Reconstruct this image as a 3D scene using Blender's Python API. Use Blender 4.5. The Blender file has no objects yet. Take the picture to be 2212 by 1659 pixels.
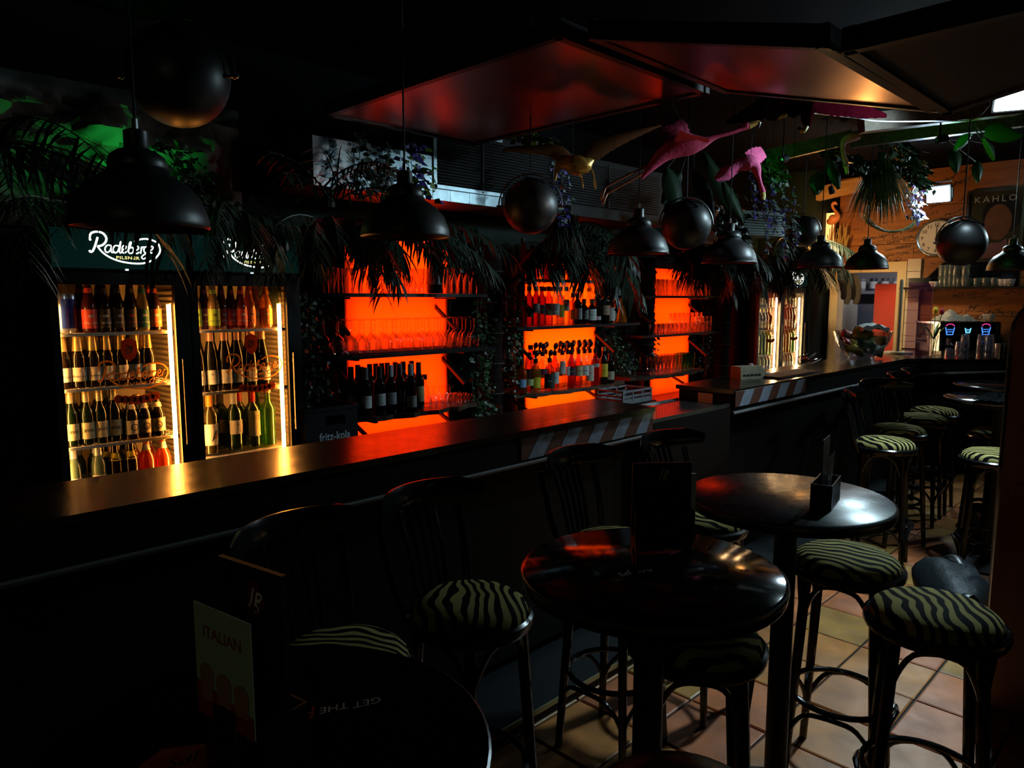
import bpy, bmesh, math, random
from mathutils import Vector, Matrix
from math import sin, cos, pi, radians, sqrt
random.seed(7)
SC = bpy.context.scene
COL = SC.collection
# ------------------------------------------------------------------ camera
F_PX, PITCH, HEAD, EYE = 1560.0, radians(6.8), radians(45.0), 1.70
cam_d = bpy.data.cameras.new('camera'); cam = bpy.data.objects.new('camera', cam_d); COL.objects.link(cam)
cam_d.sensor_fit = 'HORIZONTAL'; cam_d.sensor_width = 36.0; cam_d.lens = 36.0 * F_PX / 2212.0
cam_d.clip_start = 0.05; cam_d.clip_end = 60
cam.location = (0, 0, EYE); cam.rotation_euler = (pi / 2 - PITCH, 0, HEAD - pi / 2)
SC.camera = cam
# ------------------------------------------------------------------ world, exposure
w = bpy.data.worlds.new('world'); SC.world = w; w.use_nodes = True
w.node_tree.nodes['Background'].inputs[0].default_value = (0.5, 0.6, 0.7, 1)
w.node_tree.nodes['Background'].inputs[1].default_value = 0.0006
SC.view_settings.view_transform = 'Standard'; SC.view_settings.look = 'None'
SC.view_settings.exposure = 0.0; SC.view_settings.gamma = 1.0; SC.view_settings.use_curve_mapping = False
cy = SC.cycles
cy.max_bounces = 6; cy.diffuse_bounces = 2; cy.glossy_bounces = 3; cy.transmission_bounces = 4; cy.transparent_max_bounces = 20
cy.use_adaptive_sampling = True; cy.adaptive_threshold = 0.03
cy.caustics_reflective = False; cy.caustics_refractive = False; cy.sample_clamp_indirect = 4.0
# ------------------------------------------------------------------ lights of the room, with two added lamps
def lamp(kind, name, loc, col, power, target=None, size=0.1, size_y=None, angle=None, blend=0.5):
    d = bpy.data.lights.new(name, kind); d.color = col; d.energy = power
    if kind == 'AREA':
        d.size = size
        if size_y: d.shape = 'RECTANGLE'; d.size_y = size_y
    else: d.shadow_soft_size = size
    if kind == 'SPOT' and angle: d.spot_size = angle; d.spot_blend = blend
    o = bpy.data.objects.new(name, d); COL.objects.link(o); o.location = loc
    if target is not None:
        o.rotation_euler = (Vector(target) - Vector(loc)).to_track_quat('-Z', 'Y').to_euler()
    return o
WHITE = (0.62, 0.89, 1.0)
lamp('SPOT', 'flood_light_beam', (4.93, 1.03, 2.80), WHITE, 400, (3.75, 0.6, 0.0), 0.08, angle=radians(84), blend=1.0)
lamp('SPOT', 'flood_light_spill', (4.93, 1.03, 2.80), WHITE, 110, (3.2, 3.2, 2.0), 0.08, angle=radians(120), blend=1.0)
lamp('SPOT', 'added_side_flood', (8.3, 0.2, 2.78), WHITE, 100, (4.2, 1.5, 1.0), 0.10, angle=radians(120), blend=0.8)  # unseen flood, added to put highlights on the far pendants
lamp('POINT', 'exit_sign_glow', (-1.9, -0.4, 2.3), (0.9, 1.0, 0.55), 3.2, None, 0.12)
lamp('SPOT', 'wall_flood_beam', (7.62, 2.02, 2.68), WHITE, 60, (4.5, 2.1, 1.0), 0.08, angle=radians(150), blend=0.6)
lamp('POINT', 'wall_flood_spill', (7.55, 2.02, 2.62), WHITE, 4, None, 0.08)
lamp('SPOT', 'green_spot_beam', (1.25, 3.66, 2.16), (0.02, 1.0, 0.12), 8.0, (1.15, 3.85, 2.5), 0.03, angle=radians(150))
lamp('SPOT', 'green_spot_beam', (4.98, 2.30, 2.66), (0.02, 1.0, 0.10), 1.5, (5.5, 2.3, 2.80), 0.03, angle=radians(130))
lamp('SPOT', 'green_spot_beam', (5.35, 1.42, 2.72), (0.02, 1.0, 0.10), 2.5, (5.75, 1.2, 2.86), 0.03, angle=radians(150))
lamp('POINT', 'wall_lantern_glow', (7.62, 3.05, 2.32), (1.0, 0.42, 0.10), 26, None, 0.06)
lamp('POINT', 'kitchen_light', (8.9, 2.5, 2.3), (0.95, 0.93, 1.0), 22, None, 0.2)
lamp('SPOT', 'pass_light_beam', (7.2, 2.85, 2.7), (1.0, 0.78, 0.42), 60, (7.95, 2.75, 1.5), 0.05, angle=radians(70))
lamp('SPOT', 'added_side_spot', (4.2, 0.15, 2.45), (1.0, 0.88, 0.86), 42, (2.9, 1.8, 2.40), 0.04, angle=radians(22), blend=0.6)  # added lamp out of view that brightens the pink flamingo

# ------------------------------------------------------------------ a pixel of the photograph and a known distance or plane -> a point of the room
FW = Vector((cos(HEAD) * cos(PITCH), sin(HEAD) * cos(PITCH), -sin(PITCH)))
RT = Vector((sin(HEAD), -cos(HEAD), 0)); UP = RT.cross(FW); EYEP = Vector((0, 0, EYE))
def ray(x, y): return FW + RT * ((x - 1106) / F_PX) - UP * ((y - 829.5) / F_PX)
def PD(x, y, d): return EYEP + ray(x, y) * d
def PX(x, y, X): r = ray(x, y); return EYEP + r * (X / r.x)
def PY(x, y, Y): r = ray(x, y); return EYEP + r * (Y / r.y)
def PZ(x, y, z): r = ray(x, y); return EYEP + r * ((z - EYE) / r.z)

# ------------------------------------------------------------------ materials
MATS = {}
def mat(name, col, rough=0.5, metal=0.0, emit=None, strength=1.0, spec=0.5, noise=0.0, nscale=8.0, bump=0.0, bscale=30.0, col2=None, coat=0.0, rnoise=0.0):
    if name in MATS: return MATS[name]
    m = bpy.data.materials.new(name); m.use_nodes = True; nt = m.node_tree; N = nt.nodes; L = nt.links
    b = N['Principled BSDF']; b.inputs['Base Color'].default_value = (*col, 1); b.inputs['Roughness'].default_value = rough
    b.inputs['Metallic'].default_value = metal; b.inputs['Specular IOR Level'].default_value = spec; b.inputs['Coat Weight'].default_value = coat
    if emit: b.inputs['Emission Color'].default_value = (*emit, 1); b.inputs['Emission Strength'].default_value = strength
    if noise or bump or col2 or rnoise:
        tc = N.new('ShaderNodeTexCoord')
        nz = N.new('ShaderNodeTexNoise'); nz.inputs['Scale'].default_value = nscale; nz.inputs['Detail'].default_value = 5
        L.new(tc.outputs['Object'], nz.inputs['Vector'])
        if noise or col2:
            mx = N.new('ShaderNodeMix'); mx.data_type = 'RGBA'
            c2 = col2 if col2 else tuple(max(0, c * (1 - noise)) for c in col)
            mx.inputs[6].default_value = (*col, 1); mx.inputs[7].default_value = (*c2, 1)
            rp = N.new('ShaderNodeMapRange'); rp.inputs[1].default_value = 0.35; rp.inputs[2].default_value = 0.65
            L.new(nz.outputs['Fac'], rp.inputs[0]); L.new(rp.outputs[0], mx.inputs[0]); L.new(mx.outputs[2], b.inputs['Base Color'])
        if rnoise:
            rp = N.new('ShaderNodeMapRange'); rp.inputs[1].default_value = 0.3; rp.inputs[2].default_value = 0.7
            rp.inputs[3].default_value = max(0.02, rough - rnoise); rp.inputs[4].default_value = rough + rnoise
            n3 = N.new('ShaderNodeTexNoise'); n3.inputs['Scale'].default_value = nscale * 2.3; n3.inputs['Detail'].default_value = 6
            L.new(tc.outputs['Object'], n3.inputs['Vector']); L.new(n3.outputs['Fac'], rp.inputs[0]); L.new(rp.outputs[0], b.inputs['Roughness'])
        if bump:
            n2 = N.new('ShaderNodeTexNoise'); n2.inputs['Scale'].default_value = bscale; n2.inputs['Detail'].default_value = 4
            L.new(tc.outputs['Object'], n2.inputs['Vector'])
            bp = N.new('ShaderNodeBump'); bp.inputs['Strength'].default_value = bump; bp.inputs['Distance'].default_value = 0.01
            L.new(n2.outputs['Fac'], bp.inputs['Height']); L.new(bp.outputs[0], b.inputs['Normal'])
    MATS[name] = m; return m
def glow(name, col, strength):
    if name in MATS: return MATS[name]
    m = bpy.data.materials.new(name); m.use_nodes = True; nt = m.node_tree
    nt.nodes.remove(nt.nodes['Principled BSDF']); e = nt.nodes.new('ShaderNodeEmission')
    e.inputs[0].default_value = (*col, 1); e.inputs[1].default_value = strength
    nt.links.new(e.outputs[0], nt.nodes['Material Output'].inputs[0]); MATS[name] = m; return m
def clear(name, tint=(1, 1, 1), edge=(0.9, 0.9, 0.9), blend=0.35, rough=0.03, body=0.0, bodycol=(0.5, 0.5, 0.5)):
    """thin clear glass: tinted see-through, glossy towards grazing angles; body mixes in a diffuse/translucent filling"""
    if name in MATS: return MATS[name]
    m = bpy.data.materials.new(name); m.use_nodes = True; nt = m.node_tree; N = nt.nodes; L = nt.links
    N.remove(N['Principled BSDF'])
    tr = N.new('ShaderNodeBsdfTransparent'); tr.inputs[0].default_value = (*tint, 1)
    gl = N.new('ShaderNodeBsdfGlossy'); gl.inputs[0].default_value = (*edge, 1); gl.inputs['Roughness'].default_value = rough
    lw = N.new('ShaderNodeLayerWeight'); lw.inputs['Blend'].default_value = blend
    mp = N.new('ShaderNodeMapRange'); mp.inputs[3].default_value = 0.04; mp.inputs[4].default_value = 0.75
    L.new(lw.outputs['Facing'], mp.inputs[0])
    src = tr
    if body:
        df = N.new('ShaderNodeBsdfTranslucent'); df.inputs[0].default_value = (*bodycol, 1)
        d2 = N.new('ShaderNodeBsdfDiffuse'); d2.inputs[0].default_value = (*bodycol, 1)
        ms = N.new('ShaderNodeMixShader'); ms.inputs[0].default_value = 0.35; L.new(df.outputs[0], ms.inputs[1]); L.new(d2.outputs[0], ms.inputs[2])
        mb = N.new('ShaderNodeMixShader'); mb.inputs[0].default_value = body; L.new(tr.outputs[0], mb.inputs[1]); L.new(ms.outputs[0], mb.inputs[2]); src = mb
    mx = N.new('ShaderNodeMixShader'); L.new(mp.outputs[0], mx.inputs[0]); L.new(src.outputs[0], mx.inputs[1]); L.new(gl.outputs[0], mx.inputs[2])
    L.new(mx.outputs[0], N['Material Output'].inputs[0]); MATS[name] = m; return m
def wood(name, c1, c2, rough=0.4, scale=3.0, stretch=(1, 12, 12), spec=0.5, rn=0.12, bmp=0.12):
    if name in MATS: return MATS[name]
    m = bpy.data.materials.new(name); m.use_nodes = True; nt = m.node_tree; N = nt.nodes; L = nt.links; b = N['Principled BSDF']
    tc = N.new('ShaderNodeTexCoord'); mp = N.new('ShaderNodeMapping'); mp.inputs['Scale'].default_value = stretch; L.new(tc.outputs['Object'], mp.inputs[0])
    nz = N.new('ShaderNodeTexNoise'); nz.inputs['Scale'].default_value = scale; nz.inputs['Detail'].default_value = 7; L.new(mp.outputs[0], nz.inputs['Vector'])
    cr = N.new('ShaderNodeValToRGB'); cr.color_ramp.elements[0].position = 0.32; cr.color_ramp.elements[0].color = (*c1, 1)
    cr.color_ramp.elements[1].position = 0.7; cr.color_ramp.elements[1].color = (*c2, 1)
    L.new(nz.outputs['Fac'], cr.inputs[0]); L.new(cr.outputs[0], b.inputs['Base Color'])
    r = N.new('ShaderNodeMapRange'); r.inputs[3].default_value = max(.03, rough - rn); r.inputs[4].default_value = rough + rn
    n2 = N.new('ShaderNodeTexNoise'); n2.inputs['Scale'].default_value = 14; n2.inputs['Detail'].default_value = 6; L.new(tc.outputs['Object'], n2.inputs['Vector'])
    L.new(n2.outputs['Fac'], r.inputs[0]); L.new(r.outputs[0], b.inputs['Roughness'])
    bp = N.new('ShaderNodeBump'); bp.inputs['Strength'].default_value = bmp; bp.inputs['Distance'].default_value = 0.004
    L.new(nz.outputs['Fac'], bp.inputs['Height']); L.new(bp.outputs[0], b.inputs['Normal'])
    b.inputs['Specular IOR Level'].default_value = spec; MATS[name] = m; return m
def zebra(name, seed):
    m = bpy.data.materials.new(name); m.use_nodes = True; nt = m.node_tree; N = nt.nodes; L = nt.links; b = N['Principled BSDF']
    tc = N.new('ShaderNodeTexCoord'); mp = N.new('ShaderNodeMapping'); mp.inputs['Rotation'].default_value = (0, 0, seed * 1.3); mp.inputs['Location'].default_value = (seed * 3.1, seed, 0)
    L.new(tc.outputs['Object'], mp.inputs[0])
    wv = N.new('ShaderNodeTexWave'); wv.wave_type = 'BANDS'; wv.bands_direction = 'X'; wv.inputs['Scale'].default_value = 9.5
    wv.inputs['Distortion'].default_value = 9.0; wv.inputs['Detail'].default_value = 1.2; wv.inputs['Detail Scale'].default_value = 0.75
    L.new(mp.outputs[0], wv.inputs['Vector'])
    cr = N.new('ShaderNodeValToRGB'); cr.color_ramp.elements[0].position = 0.47; cr.color_ramp.elements[0].color = (0.004, 0.004, 0.005, 1)
    cr.color_ramp.elements[1].position = 0.53; cr.color_ramp.elements[1].color = (0.33, 0.275, 0.095, 1)
    L.new(wv.outputs['Fac'], cr.inputs[0]); L.new(cr.outputs[0], b.inputs['Base Color']); b.inputs['Roughness'].default_value = 0.75
    b.inputs['Specular IOR Level'].default_value = 0.02
    return m
def tilemat(name, i):
    return mat(name, (0.44 + .06 * sin(i * 2.1), 0.165 + .03 * sin(i * 3.7), 0.050), 0.45, spec=0.3, noise=0.45, nscale=5, bump=0.25, bscale=9, rnoise=0.12)

BLK = mat('black_lacquer', (0.006, 0.006, 0.007), 0.16, spec=0.5, rnoise=0.06)
BLKM = mat('black_matt', (0.008, 0.008, 0.009), 0.6, spec=0.15)
BLKS = mat('black_satin', (0.008, 0.008, 0.009), 0.38, spec=0.3)
LAMPM = mat('black_enamel', (0.012, 0.012, 0.013), 0.42, spec=0.65)
CHROME = mat('chrome', (0.75, 0.77, 0.8), 0.16, 1.0)
STEEL = mat('brushed_steel', (0.45, 0.46, 0.47), 0.3, 1.0, noise=0.2, nscale=40)
WHT = mat('white_plastic', (0.75, 0.75, 0.73), 0.4)
PAPER = mat('paper', (0.75, 0.76, 0.76), 0.7)
GLASS = clear('clear_glass', (0.96, 0.97, 0.97), (0.85, 0.87, 0.9), blend=0.55)
PANE = clear('door_pane', (0.93, 0.93, 0.92), (0.9, 0.9, 0.9), blend=0.12)

# ------------------------------------------------------------------ mesh builder
class MB:
    def __init__(s): s.v = []; s.f = []; s.mi = []; s.m = 0
    def add(s, vs, fs):
        o = len(s.v); s.v += [tuple(v) for v in vs]; s.f += [tuple(i + o for i in f) for f in fs]; s.mi += [s.m] * len(fs); return s
    def box(s, x0, x1, y0, y1, z0, z1):
        return s.add([(x0, y0, z0), (x1, y0, z0), (x1, y1, z0), (x0, y1, z0), (x0, y0, z1), (x1, y0, z1), (x1, y1, z1), (x0, y1, z1)],
                     [(0, 3, 2, 1), (4, 5, 6, 7), (0, 1, 5, 4), (1, 2, 6, 5), (2, 3, 7, 6), (3, 0, 4, 7)])
    def obox(s, c, ux, uy, uz):
        c, ux, uy, uz = Vector(c), Vector(ux), Vector(uy), Vector(uz)
        return s.add([c - ux - uy - uz, c + ux - uy - uz, c + ux + uy - uz, c - ux + uy - uz, c - ux - uy + uz, c + ux - uy + uz, c + ux + uy + uz, c - ux + uy + uz],
                     [(0, 3, 2, 1), (4, 5, 6, 7), (0, 1, 5, 4), (1, 2, 6, 5), (2, 3, 7, 6), (3, 0, 4, 7)])
    def lathe(s, prof, n=20, c=(0, 0, 0), a0=0.0, a1=2 * pi, sx=1, sy=1):
        full = abs(a1 - a0 - 2 * pi) < 1e-6; k = n if full else n + 1; vs = []; fs = []
        for r, z in prof:
            for i in range(k):
                a = a0 + (a1 - a0) * i / n; vs.append((c[0] + r * cos(a) * sx, c[1] + r * sin(a) * sy, c[2] + z))
        for j in range(len(prof) - 1):
            for i in range(n):
                i2 = (i + 1) % k if full else i + 1
                fs.append((j * k + i, j * k + i2, (j + 1) * k + i2, (j + 1) * k + i))
        return s.add(vs, fs)
    def disc(s, r, z, n=24, c=(0, 0), flip=False):
        vs = [(c[0] + r * cos(2 * pi * i / n), c[1] + r * sin(2 * pi * i / n), z) for i in range(n)]
        return s.add(vs, [tuple(range(n))[::-1] if flip else tuple(range(n))])
    def loft(s, path, rads, n=8, closed=False, cap=True, flat=None):
        P = [Vector(p) for p in path]; m = len(P)
        if not hasattr(rads, '__len__'): rads = [rads] * m
        vs = []; fs = []; prev = None
        for i in range(m):
            if closed: t = P[(i + 1) % m] - P[(i - 1) % m]
            else: t = P[min(i + 1, m - 1)] - P[max(i - 1, 0)]
            t = t.normalized() if t.length > 1e-9 else Vector((0, 0, 1))
            if prev is None:
                u = t.cross(Vector((0, 0, 1)))
                if u.length < 0.05: u = t.cross(Vector((1, 0, 0)))
            else: u = prev - t * prev.dot(t)
            u.normalize(); prev = u; v = t.cross(u); r = rads[i]
            ru, rv = (r, r) if not flat else (r * flat[0], r * flat[1])
            for k in range(n):
                a = 2 * pi * k / n; vs.append(P[i] + u * (ru * cos(a)) + v * (rv * sin(a)))
        for i in range(m if closed else m - 1):
            j = (i + 1) % m
            for k in range(n): fs.append((i * n + k, i * n + (k + 1) % n, j * n + (k + 1) % n, j * n + k))
        if cap and not closed: fs.append(tuple(range(n))[::-1]); fs.append(tuple((m - 1) * n + k for k in range(n)))
        return s.add(vs, fs)
    def prism(s, pts, org, ux, uy, th):
        """closed 2D outline extruded by th along ux x uy"""
        org, ux, uy = Vector(org), Vector(ux), Vector(uy); nz = ux.cross(uy).normalized() * th; n = len(pts)
        a = [org + ux * p[0] + uy * p[1] for p in pts]; b = [p + nz for p in a]
        return s.add(a + b, [tuple(range(n))[::-1], tuple(range(n, 2 * n))] + [(i, (i + 1) % n, n + (i + 1) % n, n + i) for i in range(n)])
    def ribbon(s, pts, w, org, ux, uy, taper=None):
        org, ux, uy = Vector(org), Vector(ux), Vector(uy); m = len(pts); vs = []
        for i in range(m):
            a = pts[max(i - 1, 0)]; b = pts[min(i + 1, m - 1)]; dx, dy = b[0] - a[0], b[1] - a[1]; l = math.hypot(dx, dy) or 1
            ww = w * (taper[i] if taper else 1) / 2; nx, ny = -dy / l * ww, dx / l * ww
            for q in (1, -1): vs.append(org + ux * (pts[i][0] + nx * q) + uy * (pts[i][1] + ny * q))
        return s.add(vs, [(2 * i, 2 * i + 1, 2 * i + 3, 2 * i + 2) for i in range(m - 1)])
    def mesh(s, name, mats, smooth=True):
        me = bpy.data.meshes.new(name); me.from_pydata(s.v, [], s.f)
        if not isinstance(mats, (list, tuple)): mats = [mats]
        for m in mats: me.materials.append(m)
        if len(mats) > 1: me.polygons.foreach_set('material_index', s.mi)
        if smooth:
            me.polygons.foreach_set('use_smooth', [True] * len(me.polygons))
            try: me.set_sharp_from_angle(angle=radians(38))
            except Exception: pass
        me.update(); return me
    def build(s, name, mats, parent=None, loc=None, smooth=True):
        return link(name, s.mesh(name, mats, smooth), parent, loc)
def link(name, me, parent=None, loc=None):
    o = bpy.data.objects.new(name, me); COL.objects.link(o)
    if parent is not None: o.parent = parent
    if loc is not None: o.location = loc
    return o
def tag(o, label=None, cat=None, group=None, kind=None):
    if label: o['label'] = label
    if cat: o['category'] = cat
    if group: o['group'] = group
    if kind: o['kind'] = kind
    return o
def thing(name, label, cat, loc=(0, 0, 0), rz=0.0, group=None):
    o = bpy.data.objects.new(name, None); COL.objects.link(o); o.location = loc; o.rotation_euler = (0, 0, rz)
    o.empty_display_size = 0.05
    return tag(o, label, cat, group)
def dup(o, parent=None):
    c = o.copy(); COL.objects.link(c); c.parent = parent
    for ch in list(o.children): dup(ch, c)
    return c
class Proto:
    """first call places the original, later calls copies"""
    def __init__(s, root): s.root = root; s.used = False
    def put(s, loc, rz=0.0, label=None, group=None, scale=None):
        o = dup(s.root) if s.used else s.root; s.used = True
        o.location = loc; o.rotation_euler = (0, 0, rz)
        if label: o['label'] = label
        if group: o['group'] = group
        if scale: o.scale = (scale, scale, scale)
        return o
    def finish(s):
        if not s.used:
            for ch in list(s.root.children): bpy.data.objects.remove(ch)
            bpy.data.objects.remove(s.root)
def cr(pts, k=6, closed=False):
    """Catmull-Rom through points of any dimension"""
    n = len(pts); out = []
    for i in range(n if closed else n - 1):
        g = (lambda j: pts[j % n]) if closed else (lambda j: pts[max(0, min(n - 1, j))])
        p0, p1, p2, p3 = g(i - 1), g(i), g(i + 1), g(i + 2)
        for q in range(k):
            t = q / k
            out.append(tuple(0.5 * (2 * b + (c - a) * t + (2 * a - 5 * b + 4 * c - d) * t * t + (3 * b - a - 3 * c + d) * t ** 3) for a, b, c, d in zip(p0, p1, p2, p3)))
    if not closed: out.append(tuple(pts[-1]))
    return out
_txt = {}
def text_mesh(body, size, shear=0.0, sx=1.0, spacing=1.0, bold=0.0):
    k = (body, size, shear, sx, spacing, bold)
    if k in _txt: return _txt[k]
    c = bpy.data.curves.new('lettering', 'FONT'); c.body = body; c.size = size; c.align_x = 'CENTER'; c.align_y = 'CENTER'; c.shear = shear
    c.space_character = spacing; c.offset = bold; c.resolution_u = 2
    o = bpy.data.objects.new('lettering', c); COL.objects.link(o)
    me = bpy.data.meshes.new_from_object(o); vs = [(v.co.x * sx, v.co.y) for v in me.vertices]; fs = [tuple(p.vertices) for p in me.polygons]
    bpy.data.objects.remove(o); bpy.data.curves.remove(c); bpy.data.meshes.remove(me)
    _txt[k] = (vs, fs); return _txt[k]
def text_on(mb, body, size, org, ux, uy, **kw):
    vs, fs = text_mesh(body, size, **kw); org, ux, uy = Vector(org), Vector(ux), Vector(uy)
    mb.add([org + ux * x + uy * y for x, y in vs], fs); return mb
def text_bent(mb, body, size, r, z, **kw):
    vs, fs = text_mesh(body, size, **kw)
    mb.add([(r * sin(x / r), -r * cos(x / r), z + y) for x, y in vs], fs); return mb
# ================================================================== the room
WALLG = mat('dark_green_wall', (0.016, 0.030, 0.026), 0.7, spec=0.1, noise=0.4, nscale=3, bump=0.15, bscale=12)
WALLK = mat('black_paint', (0.004, 0.004, 0.005), 0.8, spec=0.03)
CEIL = mat('black_ceiling_paint', (0.003, 0.003, 0.004), 0.85, spec=0.03)
GROUT = mat('dark_grout', (0.030, 0.028, 0.027), 0.9, noise=0.4, nscale=20)
def struct(name, mb, m, parent=None):
    o = mb.build(name, m, parent, smooth=False)
    if parent is None: o['kind'] = 'structure'
    return o
BACK, ENDX = 4.05, 8.6
floor = struct('floor', MB().box(-2.5, 11.0, -2.5, 4.2, -0.1, -0.012), GROUT)
PIT, TX0, TY0 = 0.337, 2.59, 1.51
tms = [tilemat('terracotta_%d' % i, i) for i in range(5)]
def tile_mb(seed):
    r = random.Random(seed); h = PIT / 2 - 0.005; b = 0.006; m = MB(); z = [r.uniform(-.0015, .0015) for _ in range(4)]
    c = [(-h, -h), (h, -h), (h, h), (-h, h)]
    lo = [(x, y, -0.014) for x, y in c]; md = [(x, y, -0.004) for x, y in c]
    tp = [(x * (1 - b / h), y * (1 - b / h), z[i]) for i, (x, y) in enumerate(c)]
    m.add(lo + md + tp, [(8, 9, 10, 11)] + [(i, (i + 1) % 4, 4 + (i + 1) % 4, 4 + i) for i in range(4)] + [(4 + i, 4 + (i + 1) % 4, 8 + (i + 1) % 4, 8 + i) for i in range(4)])
    return m
tile_me = [tile_mb(i).mesh('floor_tile', tms[i % 5], False) for i in range(10)]
rest = MB(); nt_ = 0
for i in range(-14, 19):
    for j in range(-11, 2):
        x, y = TX0 + (i + .5) * PIT, TY0 + (j + .5) * PIT
        if 0.9 < x < 6.8 and 0.25 < y < 2.05:
            o = link('floor_tile', tile_me[random.randrange(10)], floor, (x, y, 0)); o.rotation_euler = (0, 0, random.randrange(4) * pi / 2); nt_ += 1
        elif x < 8.4: rest.box(x - .163, x + .163, y - .163, y + .163, -0.013, 0)
tag(rest.build('outlying_tiles', tms[0], floor, smooth=False), kind='stuff')
struct('ceiling', MB().box(-2.5, 11.0, -2.5, 4.2, 3.1, 3.2), CEIL)
wb = MB()                                   # back wall with the three recesses left open for the backlit panels
wb.box(-2.5, 11, BACK, BACK + .1, 0, 3.1)
wbo = struct('wall_back', wb, WALLG); MB().box(-2.5, 11, BACK - .004, BACK - .0005, 2.42, 3.1).build('upper_shade_band', WALLK, wbo, smooth=False)  # black band stands in for the unlit top of the wall
struct('wall_left', MB().box(-2.6, -2.5, -2.5, 4.15, 0, 3.1), WALLK)
struct('wall_front', MB().box(-2.5, 8.6, -2.6, -2.5, 0, 3.1), WALLK)
# end wall: scribbled orange boards around the kitchen door
ORW = wood('orange_boards', (0.20, 0.070, 0.016), (0.34, 0.13, 0.03), 0.5, 1.2, (1, 1.5, 14))
DY0, DY1, DZ = 2.58, 3.32, 2.03            # door opening
we = MB(); we.box(ENDX, ENDX + .1, DY1, 4.1, 0, 3.1); we.box(ENDX, ENDX + .1, -2.6, DY0, 0, 3.1); we.box(ENDX, ENDX + .1, DY0, DY1, DZ, 3.1)
wall_end = struct('wall_end', we, WALLK)
bz = [1.16, 1.52, 1.90, 2.28, 2.66, 3.04]
for k in range(len(bz) - 1):
    for (y0, y1) in (((-.6, DY0 - .075) if bz[k] < 2.1 else (-.6, 3.3)),):
        z0 = bz[k]
        if k == 2: MB().box(ENDX - .022, ENDX - .001, y0, y1, z0 + .003, bz[k + 1] - .003).build('board', ORW, wall_end, smooth=False)
        else: MB().box(ENDX - .020 - .003 * (k % 2), ENDX - .001, y0, y1, z0 + .003, bz[k + 1] - .003).build('board', ORW, wall_end, smooth=False)
MB().box(ENDX - .022, ENDX - .001, DY0 - .072, 3.3, 2.095, 2.277).build('board', ORW, wall_end, smooth=False)
# handwriting on the boards
INK = mat('marker_ink', (0.012, 0.010, 0.010), 0.6)
def scrawl(mb, org, ux, uy, length, h, rnd):
    x = 0; pts = [(0, 0)]
    while x < length:
        x += rnd.uniform(.25, .6) * h; pts.append((x + rnd.uniform(-.4, .2) * h, rnd.uniform(-.5, .55) * h * (1.5 if rnd.random() < .25 else 1)))
        if rnd.random() < .18:
            if len(pts) > 2: mb.ribbon(cr(pts, 4), h * .20, org, ux, uy)
            x += h * .5; pts = [(x, 0)]
    if len(pts) > 2: mb.ribbon(cr(pts, 4), h * .20, org, ux, uy)
rn = random.Random(3); hw = MB()
WX = ENDX - .0245
for k in range(190):
    y, z = rn.uniform(0.9, 3.15), rn.uniform(1.25, 2.95)
    if z < 2.1 and y > 2.4: continue
    a = rn.uniform(-.05, .45); scrawl(hw, (WX, y, z), (0, -cos(a), sin(a)), (0, sin(a), cos(a)), rn.uniform(.08, .4), rn.uniform(.018, .04), rn)
for tx, px, py, s in (('Antoine Schwarzer & Hildegard', 1925, 505, .062), ('3.09.2023 Lerotti Liegen', 1920, 520, .058), ('Jasmin Wildfoltop', 1938, 536, .045), ('Siping Giessen', 1935, 548, .045), ('BELUGAS', 2030, 477, .055), ('CLUB K', 2010, 462, .05), ('YELICE', 1985, 545, .05), ('KUKGR', 2010, 555, .045), ('KMELOT', 2040, 690, .05)):
    p = PX(px, py, WX); a = .16
    text_on(hw, tx, s, p, (0, -cos(a), sin(a)), (0, sin(a), cos(a)), shear=.5, sx=.8)
hw.build('handwriting', INK, wall_end, smooth=False)
# kitchen behind the door
KW = mat('kitchen_wall', (0.30, 0.29, 0.30), 0.6)
kb = MB(); kb.box(10.2, 10.3, 1.2, 4.2, 0, 3.0); kb.box(8.7, 10.2, 4.1, 4.2, 0, 3.0); kb.box(8.7, 10.2, 1.2, 1.3, 0, 3.0); kb.box(8.7, 10.3, 1.2, 4.2, 2.9, 3.0)
struct('wall_kitchen', kb, KW)
CREAM = mat('cream_paint', (0.62, 0.52, 0.30), 0.45, noise=.15, nscale=4)
door = MB()
door.box(ENDX - .06, ENDX + .12, DY1 - .06, DY1 + .03, 0, DZ + .06); door.box(ENDX - .06, ENDX + .12, DY0 - .03, DY0 + .06, 0, DZ + .06); door.box(ENDX - .06, ENDX + .12, DY0 + .06, DY1 - .06, DZ - .05, DZ + .06)
df = struct('door_1', door, CREAM); df.name = 'door_1'
tg = MB(); tm = mat('cream_tile', (0.60, 0.56, 0.45), 0.3)
for k in range(7):
    MB().box(ENDX - .055, ENDX - .026, DY0 - .165, DY0 - .035, 1.16 + k * .137, 1.16 + k * .137 + .132).build('tile', tm, wall_end, smooth=False)
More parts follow.
